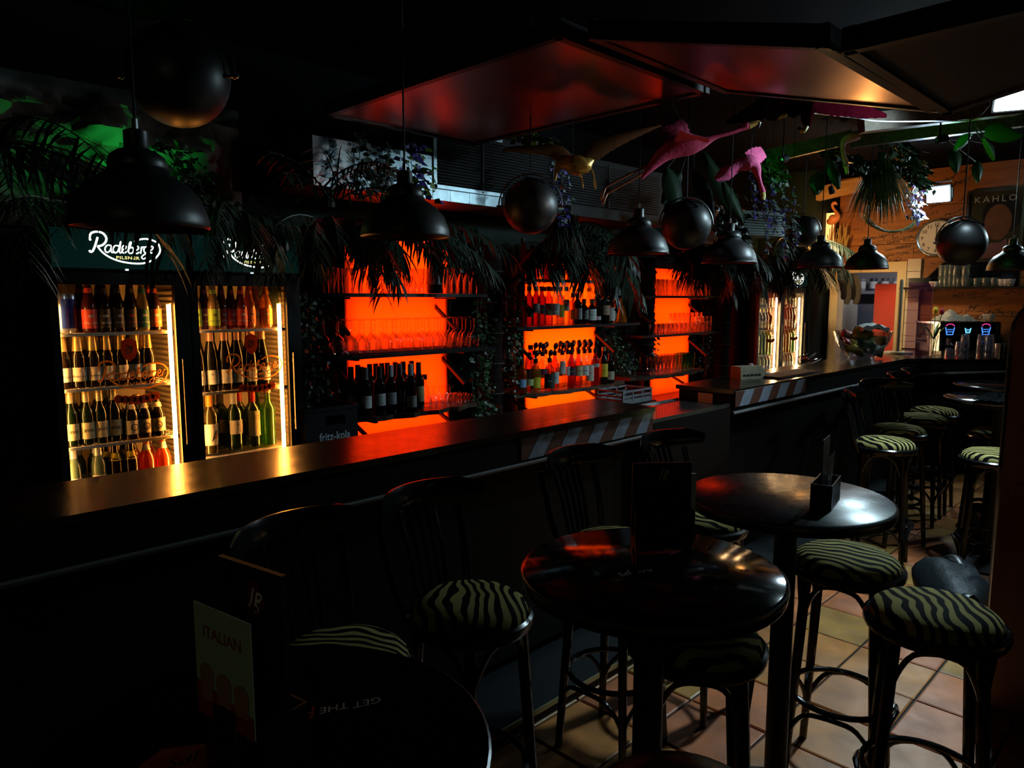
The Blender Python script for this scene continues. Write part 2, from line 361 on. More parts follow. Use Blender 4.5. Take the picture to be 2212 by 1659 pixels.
# warped ceiling panels of dark sheet metal
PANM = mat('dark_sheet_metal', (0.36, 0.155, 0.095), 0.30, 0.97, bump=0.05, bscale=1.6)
def ceil_panel(label, a, b, c, d, pm=None):
    """a,b,c,d the lower corners"""
    t = thing('ceiling_panel', label, 'ceiling panel', a, 0, 'folded metal panels under the ceiling'); A = Vector(a)
    pts = [Vector(p) - A for p in (a, b, c, d)]; m = MB(); n = 10; vs = []
    for i in range(n + 1):
        for j in range(n + 1):
            u, v = i / n, j / n; p = (pts[0] * (1 - u) + pts[1] * u) * (1 - v) + (pts[3] * (1 - u) + pts[2] * u) * v
            vs.append(p + Vector((0, 0, .010 * sin(3.1 * u * 2) * sin(pi * v) * (1 if (i + j) % 2 else .7))))
    m.add(vs, [(i * (n + 1) + j, i * (n + 1) + j + 1, (i + 1) * (n + 1) + j + 1, (i + 1) * (n + 1) + j) for i in range(n) for j in range(n)])
    m.build('sheet', pm or PANM, t)
    for i in range(4):
        p, q = pts[i], pts[(i + 1) % 4]; mm = (p + q) / 2; d_ = (q - p); up = Vector((0, 0, 1)); s = d_.cross(up).normalized()
        MB().obox(mm + up * .022, d_ / 2 + d_.normalized() * .02, s * .016, up * .032).build('edge_trim', BLKS, t, smooth=False)
    return t
X0, X1 = 1.97, 2.93
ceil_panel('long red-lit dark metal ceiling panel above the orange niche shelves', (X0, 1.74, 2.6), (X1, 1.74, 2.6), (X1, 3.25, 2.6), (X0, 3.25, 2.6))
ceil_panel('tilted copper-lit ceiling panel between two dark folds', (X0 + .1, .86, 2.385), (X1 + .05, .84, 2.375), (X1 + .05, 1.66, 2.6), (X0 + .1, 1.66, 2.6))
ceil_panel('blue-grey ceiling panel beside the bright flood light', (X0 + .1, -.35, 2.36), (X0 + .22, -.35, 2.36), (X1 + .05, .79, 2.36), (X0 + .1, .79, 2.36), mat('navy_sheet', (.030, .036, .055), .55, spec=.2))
# beams
BEAM = wood('beam_wood', (0.09, 0.06, 0.04), (0.2, 0.14, 0.09), 0.55, 2, (2, 14, 14))
BEAMW = wood('honey_beam', (0.30, 0.17, 0.06), (0.46, 0.28, 0.11), 0.45, 2, (2, 2, 14))
def beam(label, a, b, w_, h_, m):
    a, b = Vector(a), Vector(b); d = b - a; s = d.cross(Vector((0, 0, 1))).normalized(); u = s.cross(d).normalized()
    o = MB().obox((0, 0, 0), d / 2, s * w_ / 2, u * h_ / 2).build('ceiling_beam', m, None, (a + b) / 2, smooth=False)
    return tag(o, label, 'beam')
beam('honey-brown wooden beam above the scribbled wall', PX(1700, 435, 8.2), PX(1905, 388, 8.2), .10, .14, BEAMW)
beam('grey weathered beam carrying the white cable beside the flood light', PD(1860, 268, 4.6), PD(2200, 228, 4.6), .09, .11, BEAM)
beam('dark beam with a green glow behind the hanging flamingo', PD(1600, 352, 5.6), PD(1835, 297, 5.6), .09, .10, BEAM)
beam('long green-lit beam over the hanging plants', PD(1840, 305, 5.6), PD(2240, 255, 5.4), .08, .10, BEAM)
# wooden partition with rounded corner at the right
PART = wood('partition_wood', (0.10, 0.032, 0.010), (0.17, 0.060, 0.018), 0.42, 1.5, (14, 14, 1.2))
pt = thing('partition', 'brown wooden partition with black rounded edge and marker scribbles', 'partition', (3.45, .625, 0))
out = [(0, 0), (-1.3, 0), (-1.3, 1.72), (-.16, 1.72)] + [(-.16 + .15 * sin(a), 1.57 + .15 * cos(a)) for a in [k * pi / 2 / 6 for k in range(7)]] + [(-.01, 1.5)]
MB().prism(out, (.04, 0, 0), (0, 1, 0), (0, 0, 1), -.08).build('panel', PART, pt)
edge = [(0.0, .006, 0)] + [(0, .006, 1.5)] + [(0, -.16 + .166 * cos(a), 1.56 + .166 * sin(a)) for a in [k * pi / 2 / 6 for k in range(7)]] + [(0, -1.3, 1.726)]
eb = MB(); q = [(p[1], p[2]) for p in edge]; vs = []
for y_, z_ in q: vs += [(-.045, y_, z_), (.045, y_, z_)]
eb.add(vs, [(2 * i, 2 * i + 1, 2 * i + 3, 2 * i + 2) for i in range(len(q) - 1)]); eb.build('edge_band', BLK, pt)
hw = MB(); rn = random.Random(9)
for k in range(26):
    a = rn.uniform(-1.2, 1.9); scrawl(hw, (-.0415, -rn.uniform(.04, .3), rn.uniform(.55, 1.35)), (0, -cos(a), sin(a)), (0, sin(a), cos(a)), rn.uniform(.05, .16), rn.uniform(.015, .03), rn)
hw.build('handwriting', INK, pt, smooth=False)
# ================================================================== bar counters
TOPW = wood('bar_top_wood', (0.007, 0.004, 0.003), (0.020, 0.011, 0.007), 0.19, 3.0, (1, 16, 16), 1.0, .07, 0.012)
FASC = mat('bar_fascia', (0.0035, 0.003, 0.003), 0.5, spec=0.12, noise=.3, nscale=6, bump=.1)
MOUL = mat('grey_moulding', (0.10, 0.095, 0.10), 0.45)
BAND_R = mat('hazard_red', (0.11, 0.035, 0.02), 0.5, noise=.25, nscale=25)
BAND_W = mat('hazard_white', (0.24, 0.28, 0.35), 0.5, noise=.25, nscale=25)
TAPE = clear('packing_tape', (.9, .9, .88), (.9, .9, .9), blend=.3, rough=.15)
YF, YB, ZT = 2.07, 2.46, 1.15
def hazard(parent, x0, x1, y, z0, z1, n, first=0):
    base = MB().box(x0, x1, y - .006, y - .0005, z0, z1).build('hazard_tape', BAND_R, parent, smooth=False)
    wd = (x1 - x0) / (2 * n); sl = (z1 - z0) * .75
    for k in range(n):
        a = x0 + wd * (2 * k + first) ; 
        MB().prism([(a, z0), (min(a + wd, x1), z0), (min(a + wd + sl, x1), z1), (min(a + sl, x1), z1)], (0, y - .0062, 0), (1, 0, 0), (0, 0, 1), .0012).build('stripe', BAND_W, base, smooth=False)
    return base
b1 = thing('bar_counter', 'long black bar counter with worn brown top in front of the two tall bottle coolers', 'bar counter', (0, 0, 0))
MB().box(-2.4, 3.09, YF - .012, YB, ZT - .025, ZT).build('worktop', TOPW, b1, smooth=False)
MB().box(-2.4, 3.085, YF, YB - .02, ZT - .135, ZT - .025).build('fascia', FASC, b1, smooth=False)
MB().box(-2.4, 3.06, YF + .11, YB - .05, 0.10, ZT - .135).build('front_panel', FASC, b1, smooth=False)
MB().loft([(-2.4, YF + .012, ZT - .145), (3.06, YF + .012, ZT - .145)], .013, 8).build('moulding', MOUL, b1)
pl = MB().box(-2.4, 7.0, 1.86, YF + .2, 0, .055).build('foot_ledge', mat('ledge_black', (.010, .011, .012), .45, spec=.2), b1, smooth=False)
MB().box(-2.4, 7.0, 1.851, 1.858, .040, .060).build('edge_strip', mat('brass_edge', (.45, .42, .22), .35, .8), pl, smooth=False)
xs = PZ(1085, 940, ZT).x
hazard(b1, 2.12, 3.08, YF, ZT - .125, ZT - .018, 5, .4)
tp = MB()                                   # crumpled clear tape wrapped over the edge
rn = random.Random(5)
for k in range(6):
    x0 = 2.1 + k * .16; d = rn.uniform(-.01, .02)
    tp.add([(x0, YF - .014, ZT - .05 - d), (x0 + .2, YF - .014, ZT - .04 - d), (x0 + .2, YF - .013, ZT + .001), (x0, YF - .013, ZT + .001), (x0 + .2, YF + .06 + d, ZT + .0012 + k * .0003), (x0, YF + .05 + d, ZT + .0012 + k * .0003)], [(0, 1, 2, 3), (3, 2, 4, 5)])
tp.build('clear_tape', TAPE, b1, smooth=False)
b2 = thing('bar_counter', 'far angled bar counter with the glass snack bowl and coffee machine on it', 'bar counter', (0, 0, 0))
Y2 = 2.10
poly = [(3.98, Y2), (7.155, Y2), (8.58, 1.20), (8.58, 2.5), (7.6, 2.62), (7.3, 2.62), (3.98, 2.50)]
MB().prism(poly, (0, 0, ZT - .025), (1, 0, 0), (0, 1, 0), .025).build('worktop', TOPW, b2, smooth=False)
inn = [(3.99, Y2 + .015), (7.16, Y2 + .015), (8.58, 1.22), (8.58, 2.4), (7.6, 2.58), (3.99, 2.48)]
MB().prism(inn, (0, 0, ZT - .135), (1, 0, 0), (0, 1, 0), .11).build('fascia', FASC, b2, smooth=False)
inn2 = [(4.0, Y2 + .10), (7.2, Y2 + .10), (8.58, 1.33), (8.58, 2.3), (7.6, 2.5), (4.0, 2.46)]
MB().prism(inn2, (0, 0, .055), (1, 0, 0), (0, 1, 0), ZT - .19).build('front_panel', FASC, b2, smooth=False)
MB().loft([(4.0, Y2 + .012, ZT - .145), (7.16, Y2 + .012, ZT - .145), (8.58, 1.21, ZT - .145)], .012, 8).build('moulding', MOUL, b2)
hazard(b2, 4.0, 5.0, Y2, ZT - .105, ZT - .012, 4, .35)
# middle drip station between the two counters
b3 = thing('drip_station', 'low bar section with perforated steel drip tray between the two counters', 'drip tray', (0, 0, 0))
MB().box(3.10, 3.97, 2.11, 2.48, .06, 1.045).build('cabinet', mat('drip_cabinet', (.008, .004, .003), .5, spec=.15, noise=.4, nscale=5), b3, smooth=False)
MB().box(3.12, 3.96, 2.12, 2.47, 1.046, 1.058).build('tray', STEEL, b3, smooth=False)
rim = MB(); rim.box(3.11, 3.965, 2.112, 2.124, 1.05, 1.07); rim.box(3.11, 3.965, 2.466, 2.478, 1.05, 1.07); rim.box(3.11, 3.122, 2.124, 2.466, 1.05, 1.07)
rim.build('tray_rim', STEEL, b3, smooth=False)
holes = MB()
for i in range(28):
    for j in range(11): holes.disc(.0065, 1.0585, 6, (3.16 + i * .028 + (j % 2) * .014, 2.15 + j * .028))
tag(holes.build('drain_hole', BLKM, b3, smooth=False), kind='stuff')
# blank card on the end of the far counter
tag(MB().box(3.975, 3.979, 2.235, 2.335, 1.0, 1.115).build('notice_card', mat('card_grey', (.75, .77, .8), .6), None, smooth=False), 'grey card stuck on the end of the far counter', 'card')
# low cabinets of the back bar
bc = thing('back_bar_cabinet', 'dark low cabinet run beneath the orange niches', 'cabinet', (0, 0, 0))
MB().box(1.90, 6.95, 3.52, 4.0, 0, .72).build('body', BLKS, bc, smooth=False)
MB().box(1.90, 6.95, 3.49, 4.0, .72, .755).build('worktop', mat('cab_top', (.02, .012, .008), .4), bc, smooth=False)
for k in range(8):
    d = MB().box(1.93 + k * .63, 1.93 + k * .63 + .61, 3.50, 3.519, .08, .70).build('door', FASC, bc, smooth=False)
    MB().box(1.93 + k * .63 + .5, 1.93 + k * .63 + .58, 3.485, 3.5, .62, .635).build('handle', STEEL, d, smooth=False)
# ================================================================== glowing niches and shelves
def translucent(name, col):
    m = bpy.data.materials.new(name); m.use_nodes = True; nt = m.node_tree; N = nt.nodes; N.remove(N['Principled BSDF'])
    t_ = N.new('ShaderNodeBsdfTranslucent'); t_.inputs[0].default_value = (*col, 1); d_ = N.new('ShaderNodeBsdfDiffuse'); d_.inputs[0].default_value = (*col, 1)
    x_ = N.new('ShaderNodeMixShader'); x_.inputs[0].default_value = .02; nt.links.new(t_.outputs[0], x_.inputs[1]); nt.links.new(d_.outputs[0], x_.inputs[2]); nt.links.new(x_.outputs[0], N['Material Output'].inputs[0])
    MATS[name] = m; return m
ACRYL = translucent('orange_acrylic', (.95, .80, .60))
def niche(label, x0, x1, z0, z1, col, strength, lean, share):
    n = 14; L = [(x0 + lean * sin(pi * k / n * .9) , z0 + (z1 - z0) * k / n) for k in range(n + 1)]
    R = [(x1 - .02 * sin(pi * k / n * 1.3), z0 + (z1 - z0) * k / n) for k in range(n + 1)]
    t = thing('backlit_panel', label, 'light panel', (0, 3.96, 0), 0, 'glowing orange wall niches')
    m = MB(); m.add([(p[0], 0, p[1]) for p in L + R], [(k, n + 1 + k, n + 2 + k, k + 1) for k in range(n)]); m.build('diffuser', ACRYL, t, smooth=False)
    xc, hw = (x0 + x1) / 2, (x1 - x0) / 2 * share
    MB().box(xc - hw, xc + hw, .078, .085, z0 + .03, z1 - .03).build('led_sheet', glow('orange_leds_%d' % len(MATS), col, strength), t, smooth=False)
    for E_ in (L, R): MB().loft([(p[0], .03, p[1]) for p in E_], .034, 6).build('side_frame', mat('niche_rim', (.02, .012, .008), .6, spec=.1), t)
    return t
niche('wide orange backlit niche panel behind the wine glasses', 2.50, 3.33, .76, 2.16, (1.0, 0.026, 0.0), 5.4, -.03, .93)
niche('amber backlit niche panel behind the spirit bottles', 4.10, 5.02, .76, 1.98, (1.0, 0.048, 0.0), 5.4, -.02, .98)
niche('narrow orange backlit niche panel behind the tumblers', 5.84, 6.56, .76, 1.98, (1.0, 0.028, 0.0), 5.4, -.02, .93)
SHELFM = mat('shelf_black', (.012, .010, .010), .3)
SHELFW = wood('shelf_wood', (.05, .028, .016), (.12, .07, .04), .4, 2, (1, 9, 9))
BRK = mat('bracket_black', (.03, .012, .010), .4)
def shelf(label, x0, x1, z, yf, wavy=False, grp=None):
    t = thing('wall_shelf', label, 'shelf', (x0, BACK, z), 0, grp); L = x1 - x0; D = BACK - yf
    if wavy:
        pts = [(0, 0)] + [(L * k / 16, -D * (.62 + .38 * sin(pi * (k + 1) / 18) ** .5) + .018 * sin(k * 1.9)) for k in range(17)] + [(L, 0)]
        MB().prism(pts[::-1], (0, 0, 0), (1, 0, 0), (0, 1, 0), -.028).build('board', SHELFW, t, smooth=False)
    else: MB().box(0, L, -D, 0, -.022, 0).build('board', SHELFM, t, smooth=False)
    for q in (.13, .80):
        bh = .19 if wavy else .26; b = MB(); b.box(L * q - .012, L * q + .012, -.02, -.002, -bh, -.024 if not wavy else -.03); b.obox((L * q, -D * .46, -bh * .54), (.010, 0, 0), (0, D * .42, bh * .40), (0, -.006, .008)); b.box(L * q - .012, L * q + .012, -D * .9, 0, -.034 if not wavy else -.04, -.023 if not wavy else -.03)
        b.build('bracket', BRK, t, smooth=False)
    return t
SH = {}
for key, lab, x0, x1, z, yf, wv in (
    ('1t', 'highest black shelf of the leftmost niche, below the palm fronds', 2.20, 3.46, 1.727, 3.70, 0),
    ('1m', 'middle black shelf of the leftmost niche, full of upturned wine glasses', 2.24, 3.52, 1.357, 3.68, 0),
    ('1l', 'wavy wooden shelf of the leftmost niche, carrying red wine bottles', 2.37, 3.40, .975, 3.64, 1),
    ('2t', 'highest black shelf of the amber niche with dim bottles', 3.77, 5.28, 1.84, 3.70, 0),
    ('2m', 'middle shelf of the amber niche with gin and rum bottles', 3.75, 5.29, 1.485, 3.70, 0),
    ('2l', 'curved wooden shelf of the amber niche with pour-spout bottles', 3.75, 5.08, .99, 3.62, 1),
    ('3t', 'highest black shelf of the narrow niche with tall glasses', 5.33, 6.80, 1.72, 3.70, 0),
    ('3m', 'middle black shelf of the narrow niche with stacked tumblers', 5.34, 6.81, 1.365, 3.70, 0),
    ('3l', 'wooden shelf of the narrow niche with beer glasses', 5.20, 6.42, 1.0, 3.64, 1)):
    SH[key] = shelf(lab, x0, x1, z, yf, wv, 'shelves in the orange niches')
# ================================================================== the script logo (drawn once as ribbons)
LOGO = [
 ([(412, 296), (395, 350), (372, 415), (348, 458), (328, 462), (320, 446)], 22),
 ([(337, 338), (331, 300), (352, 255), (410, 236), (470, 252), (500, 300), (488, 350), (450, 386), (405, 398)], 22),
 ([(405, 398), (450, 462), (530, 520), (640, 560), (780, 578), (900, 568), (1000, 522), (1060, 458), (1078, 400), (1060, 342), (1010, 305), (930, 288), (850, 300), (795, 328)], 18),
 ([(546, 385), (512, 380), (484, 408), (482, 448), (504, 462), (534, 436), (552, 385), (542, 438), (552, 463), (576, 446)], 14),
 ([(626, 385), (590, 382), (565, 414), (566, 454), (590, 462), (618, 432), (650, 330), (630, 436), (638, 463), (658, 446)], 14),
 ([(662, 428), (692, 412), (702, 388), (686, 376), (664, 394), (658, 438), (674, 463), (706, 444)], 14),
 ([(716, 440), (744, 392), (760, 335), (744, 345), (730, 400), (726, 446), (744, 464), (772, 450), (782, 416), (768, 394), (748, 402)], 14),
 ([(800, 430), (828, 414), (838, 390), (822, 377), (802, 394), (796, 436), (812, 463), (842, 444)], 14),
 ([(856, 462), (872, 382), (866, 410), (884, 384), (902, 386)], 14),
 ([(946, 386), (916, 380), (896, 406), (898, 440), (918, 448), (940, 424), (954, 382), (938, 450), (912, 506), (880, 522), (866, 500), (896, 470), (958, 436)], 13),
 ([(966, 420), (990, 404), (998, 382), (984, 370), (966, 388), (960, 424), (974, 450), (1000, 434)], 13),
 ([(1010, 448), (1026, 374), (1020, 402), (1036, 376), (1052, 378)], 13)]
def logo(mb, org, ux, uy, width, sub=True, k=5, sub_mb=None):
    s = width / 760.0
    for pts, wd in LOGO:
        q = cr([((x - 700) * s, (410 - y) * s) for x, y in pts], k); mb.ribbon(q, wd * s, org, ux, uy)
    if sub: text_on(sub_mb or mb, 'PILSNER', 48 * s, Vector(org) + Vector(ux) * (15 * s) - Vector(uy) * (108 * s), ux, uy, sx=1.35, spacing=1.1, bold=.6 * s)
    return mb
# ================================================================== tall glass-door coolers
FR_BODY = mat('cooler_black', (.006, .0055, .0055), .45, spec=.2)
FR_IN = mat('cooler_lining', (.55, .50, .42), .5)
AMBER = glow('amber_led', (1.0, .34, .05), 110.0)
WARM = glow('warm_led', (1.0, .58, .25), 110.0)
SIGNG = mat('sign_face', (.002, .016, .014), .25, emit=(.02, .16, .14), strength=.05)
SIGNW = glow('sign_letters', (1.0, 1.0, .88), 2.6); SIGNY = glow('sign_letters_gold', (1.0, .78, .25), 1.4)
DECAL = translucent('gold_decal', (.42, .17, .04))
DECALD = mat('gold_decal_dark', (.05, .02, .008), .5)
WIRE = mat('white_wire', (.75, .70, .6), .35)
def cooler(label, x0, wid, yf, shelves, zfloor, gl, gr, ztop, led, ledtop, mats_led, logo_on=True, sign=True, htop=2.0, frame_m=FR_BODY):
    D = .58; t = thing('bottle_cooler', label, 'cooler', (x0, yf, 0)); W = wid; a, b = gl - x0, gr - x0; th = .012
    c = MB(); c.box(0, .028, 0.03, D, 0, htop); c.box(W - .028, W, 0.03, D, 0, htop); c.box(.028, W - .028, D - .025, D, 0, htop); c.box(.028, W - .028, .03, D - .025, ztop + .03, htop - .005); c.box(.028, W - .028, .03, D - .025, 0, zfloor - .02)
    c.build('cabinet', FR_BODY, t, smooth=False)
    li = MB(); li.box(.0285, .034, .035, D - .03, zfloor - .02, ztop + .03); li.box(W - .034, W - .0285, .035, D - .03, zfloor - .02, ztop + .03); li.box(.034, W - .034, D - .033, D - .026, zfloor - .02, ztop + .03); li.box(.034, W - .034, .035, D - .033, zfloor - .02, zfloor - .012)
    li.build('lining', FR_IN, t, smooth=False)
    rb = MB(); z = zfloor + .03
    while z < ztop - .02: rb.box(W - .043, W - .0342, .05, D - .04, z, z + .012); z += .026
    rb.build('ribbed_rail', FR_IN, t, smooth=False)
    d = MB(); d.box(.002, a, 0, .029, .10, ztop + .052); d.box(b, W - .002, 0, .029, .10, ztop + .052); d.box(a, b, 0, .029, ztop, ztop + .052); d.box(a, b, 0, .029, .10, zfloor - .12)
    fr = d.build('door', frame_m, t, smooth=False)
    MB().box(a, b, .010, .014, zfloor - .12, ztop).build('glass', PANE, fr, smooth=False)
    h = MB(); hz0, hz1 = 1.02, 1.42; h.box(b + .012, b + .024, -.03, -.018, hz0, hz1); h.box(b + .012, b + .024, -.018, 0, hz0 + .03, hz0 + .05); h.box(b + .012, b + .024, -.018, 0, hz1 - .05, hz1 - .03)
    h.build('handle', BLKS, fr, smooth=False)
    lk = MB(); lk.lathe([(.0, -.004), (.010, -.004), (.010, .002)], 12); o = lk.build('lock', CHROME, fr); o.location = (b - .04, -.002, ztop + .028); o.rotation_euler = (pi / 2, 0, 0)
    if sign:
        s = MB().box(.004, W - .004, -.012, .03, ztop + .060, htop - .004).build('sign_box', FR_BODY, t, smooth=False)
        MB().box(.016, W - .016, -.016, -.0125, ztop + .068, htop - .012).build('sign_face', SIGNG, s, smooth=False)
        m, m2 = MB(), MB(); logo(m, (W * .53, -.0175, (ztop + htop) / 2 + .034), (1, 0, 0), (0, 0, 1), .285, True, sub_mb=m2)
        m.build('lettering', SIGNW, s, smooth=False); m2.build('small_lettering', SIGNY, s, smooth=False)
        MB().box(W * .53 - .006, W * .53 + .006, -.016, -.012, ztop + .061, ztop + .068).build('indicator', glow('indicator', (.7, .9, 1), 3), s, smooth=False)
    if logo_on:
        m = MB(); zc = 1.36; xc = (a + b) / 2 + .045
        logo(m, (xc, .0085, zc), (1, 0, 0), (0, 0, 1), .29)
        sh = [(-.032, .045), (-.018, .052), (0, .06), (.018, .052), (.032, .045), (.034, 0), (.022, -.03), (0, -.045), (-.022, -.03), (-.034, 0)]
        m.prism(sh, (xc - .015, .0085, zc + .105), (1, 0, 0), (0, 0, 1), .0008)
        for k in range(7):
            q = [(.019 * cos(2 * pi * i / 14), .019 * sin(2 * pi * i / 14)) for i in range(14)]
            m.prism(q, (xc - .07 + k * .026, .0085 - (k % 2) * .0006, zc - .115 + .005 * abs(3 - k) ** 1.2 * .6), (1, 0, 0), (0, 0, 1), .0006)
        lo = m.build('glass_lettering', DECAL, fr, smooth=False)
        m = MB(); m.ribbon(cr([(-.014, .012), (-.004, .02), (.004, .008), (.014, .016), (.006, -.006), (-.008, -.012), (-.012, .002), (0, .006)], 4), .005, (xc - .015, .0072, zc + .11), (1, 0, 0), (0, 0, 1))
        for k in range(7): m.ribbon(cr([(-.008, -.006), (0, .008), (.007, -.002), (-.004, -.004)], 3), .0035, (xc - .07 + k * .026, .0065, zc - .115 + .005 * abs(3 - k) ** 1.2 * .6), (1, 0, 0), (0, 0, 1))
        m.build('emblem', DECALD, lo, smooth=False)
    for z in shelves:
        s = MB(); s.box(.036, W - .045, .040, .050, z - .014, z - .001)
        for k in range(10): s.box(.036, W - .045, .06 + k * .048, .064 + k * .048, z - .006, z - .002)
        for k in range(16): s.box(.04 + k * (W - .09) / 15 - .0015, .04 + k * (W - .09) / 15 + .0015, .045, D - .04, z - .004, z - .0005)
        s.build('wire_shelf', WIRE, t, smooth=False)
    if led:
        s = MB().box(led - x0 - .006, led - x0 + .006, .034, .042, zfloor - .02, ledtop).build('led_strip', mats_led, t, smooth=False)
        MB().box(.0345, .0385, .036, .046, zfloor - .02, ledtop).build('led_strip', glow('amber_led_dim', (1.0, .42, .10), 60.0) if mats_led is AMBER else mats_led, t, smooth=False)
        MB().box(led - x0 + .0095, led - x0 + .0135, .030, .048, zfloor - .02, ledtop + .004).build('led_channel', WHT, s, smooth=False)
    return t
FY = 3.45
cooler('tall black bottle cooler with fully visible glowing sign, farthest from the orange niches', .765, .565, FY, (1.55, 1.312, 1.06), .83, .797, 1.262, 1.757, 1.246, 1.67, AMBER)
cooler('tall black bottle cooler whose glowing sign is covered by palm fronds', 1.335, .56, FY, (1.547, 1.245), .935, 1.368, 1.817, 1.757, 1.79, 1.67, AMBER)
FRG = mat('cooler_grey', (.20, .19, .18), .4)
cooler('far bottle cooler beside the dark wall corner, next to the narrow niche', 7.0, .56, FY, (1.6, 1.36, 1.1), .9, 7.03, 7.50, 1.757, 7.475, 1.70, WARM, frame_m=FRG)
cooler('far bottle cooler nearest the kitchen door', 7.57, .56, FY, (1.6, 1.36, 1.1), .9, 7.60, 8.07, 1.757, 8.045, 1.70, WARM, frame_m=FRG)
tag(MB().box(8.14, 8.59, 3.40, 4.04, 0, 3.1).build('wall_corner', WALLG, None, smooth=False), kind='structure')

# ================================================================== bottles
def bottle_proto(name, cat, prof, glass, label=None, cap=None, foil=None, text=None, liquid=None, n=18, neck=None, spout=False):
    """prof: (radius, height) from base up. label: (z0, z1, material, arc). text: list of (string, size, z, material)"""
    m = MB(); m.lathe([(0, 0.002), (prof[0][0] * .85, 0)] + prof + [(0, prof[-1][1])], n); root = m.build(name, glass); tag(root, 'bottle', cat)
    def rad(z):
        for (r0, z0), (r1, z1) in zip(prof, prof[1:]):
            if z0 <= z <= z1: return r0 + (r1 - r0) * (z - z0) / max(1e-6, z1 - z0)
        return prof[-1][0]
    if liquid:
        mt, zl = liquid; MB().lathe([(0, .004), (prof[0][0] * .93, .004)] + [(r * .93, z) for r, z in prof if z < zl] + [(rad(zl) * .93, zl), (0, zl)], n).build('liquid', mt, root)
    if label:
        z0, z1, lm, arc = label; R = rad((z0 + z1) / 2) + .0008; R0 = rad(z0) + .0008; R1 = rad(z1) + .0008
        lb = MB().lathe([(R0, z0), (R, (z0 + z1) / 2), (R1, z1)], 14 if arc < 6 else 18, a0=-pi / 2 - arc / 2, a1=-pi / 2 + arc / 2).build('label', lm, root)
        for tx in (text or []):
            mm = MB(); text_bent(mm, tx[0], tx[1], R + .0007, tx[2], **(tx[4] if len(tx) > 4 else {})); mm.build('lettering', tx[3], lb, smooth=False)
    if neck:
        z0, z1, lm = neck; MB().lathe([(rad(z0) + .0008, z0), (rad((z0 + z1) / 2) + .0008, (z0 + z1) / 2), (rad(z1) + .0008, z1)], n).build('neck_label', lm, root)
    ht = prof[-1][1]
    if foil:
        z0, fm = foil; MB().lathe([(rad(z0) + .001, z0), (rad(ht) + .0016, ht), (rad(ht) + .0016, ht + .002), (0, ht + .002)], n).build('foil', fm, root)
    if cap == 'crown':
        MB().lathe([(rad(ht) + .003, ht - .006), (rad(ht) + .0015, ht), (0, ht + .001)], 14).build('cap', text_cap, root)
    elif cap: MB().lathe([(rad(ht) + .002, ht - .03), (rad(ht) + .002, ht + .004), (0, ht + .005)], n).build('cap', cap, root)
    if spout:
        s = MB(); s.loft([(0, 0, ht - .005), (0, 0, ht + .022)], .007, 8); s.build('pour_spout', BLKS, root)
        s = MB(); s.loft([(0, 0, ht + .018), (.004, 0, ht + .03), (.010, -.002, ht + .052), (.016, -.004, ht + .066)], [.007, .017, .020, .008], 8); s.build('spout_cover', mat('spout_plastic', (.02, .006, .005), .35), root)
    return Proto(root)
text_cap = mat('gold_cap', (.55, .38, .12), .35, .8)
BROWN = mat('brown_bottle', (.010, .006, .003), .08, coat=.3)
GREENB = mat('green_bottle', (.004, .012, .004), .08, coat=.3)
GREENT = clear('green_glass', (.16, .42, .06), (.8, .9, .7), .3, body=.45, bodycol=(.13, .30, .03))
CLEARB = clear('clear_bottle', (.86, .88, .88), (.9, .9, .9), .32)
GOLDF = mat('gold_foil', (.62, .44, .14), .35, .6)
CREAML = mat('cream_label', (.72, .66, .52), .5); WHITEL = mat('white_label', (.72, .73, .72), .5); OLIVEL = mat('olive_label', (.55, .50, .30), .45, .2)
INKL = mat('label_ink', (.02, .02, .02), .6); INKR = mat('label_red_ink', (.45, .05, .03), .6); INKW = mat('label_white_ink', (.75, .74, .7), .6)
long_neck = [(.030, .004), (.0305, .02), (.0305, .125), (.027, .148), (.017, .17), (.0135, .185), (.0125, .222), (.0135, .226), (.0135, .232)]
beer33 = [(.030, .004), (.0305, .02), (.0305, .118), (.028, .14), (.020, .158), (.0150, .175), (.0125, .205), (.0138, .21), (.0138, .222)]
soda = [(.029, .004), (.030, .015), (.030, .105), (.028, .125), (.020, .15), (.0150, .175), (.0125, .21), (.0138, .214), (.0138, .226)]
stubby = [(.034, .004), (.035, .02), (.035, .10), (.030, .125), (.020, .145), (.014, .165), (.0135, .18), (.0145, .184), (.0145, .192)]
bord = [(.036, .004), (.037, .02), (.037, .185), (.033, .205), (.020, .225), (.0145, .24), (.0140, .295), (.0155, .297), (.0155, .303)]
hock = [(.036, .004), (.037, .02), (.037, .13), (.034, .165), (.026, .205), (.018, .24), (.0145, .265), (.0140, .305), (.0150, .308), (.0150, .315)]
squat = [(.040, .004), (.042, .02), (.042, .15), (.038, .17), (.020, .19), (.014, .20), (.0135, .235), (.0150, .24), (.0150, .246)]
tallr = [(.035, .004), (.036, .02), (.036, .195), (.033, .213), (.020, .232), (.0145, .245), (.0140, .285), (.0150, .29), (.0150, .296)]
apo = [(.034, .004), (.040, .02), (.042, .10), (.040, .125), (.026, .145), (.016, .155), (.015, .19), (.017, .195), (.017, .20)]
cone = [(.048, .004), (.050, .015), (.042, .06), (.025, .12), (.014, .165), (.013, .20), (.015, .203), (.015, .21)]
radeb = bottle_proto('beer_bottle', 'bottle', beer33, BROWN, (.030, .090, CREAML, 2.7), 'crown', (.160, GOLDF), [('Radeberger', .0125, .052, INKL, dict(shear=.4)), ('o', .016, .076, INKR)])
jever = bottle_proto('beer_bottle', 'bottle', long_neck, GREENB, (.028, .100, OLIVEL, 2.2), 'crown', (.188, mat('pale_gold_foil', (.62, .55, .30), .4, .5)), [('JEVER', .0165, .064, INKL, dict(bold=.0004))])
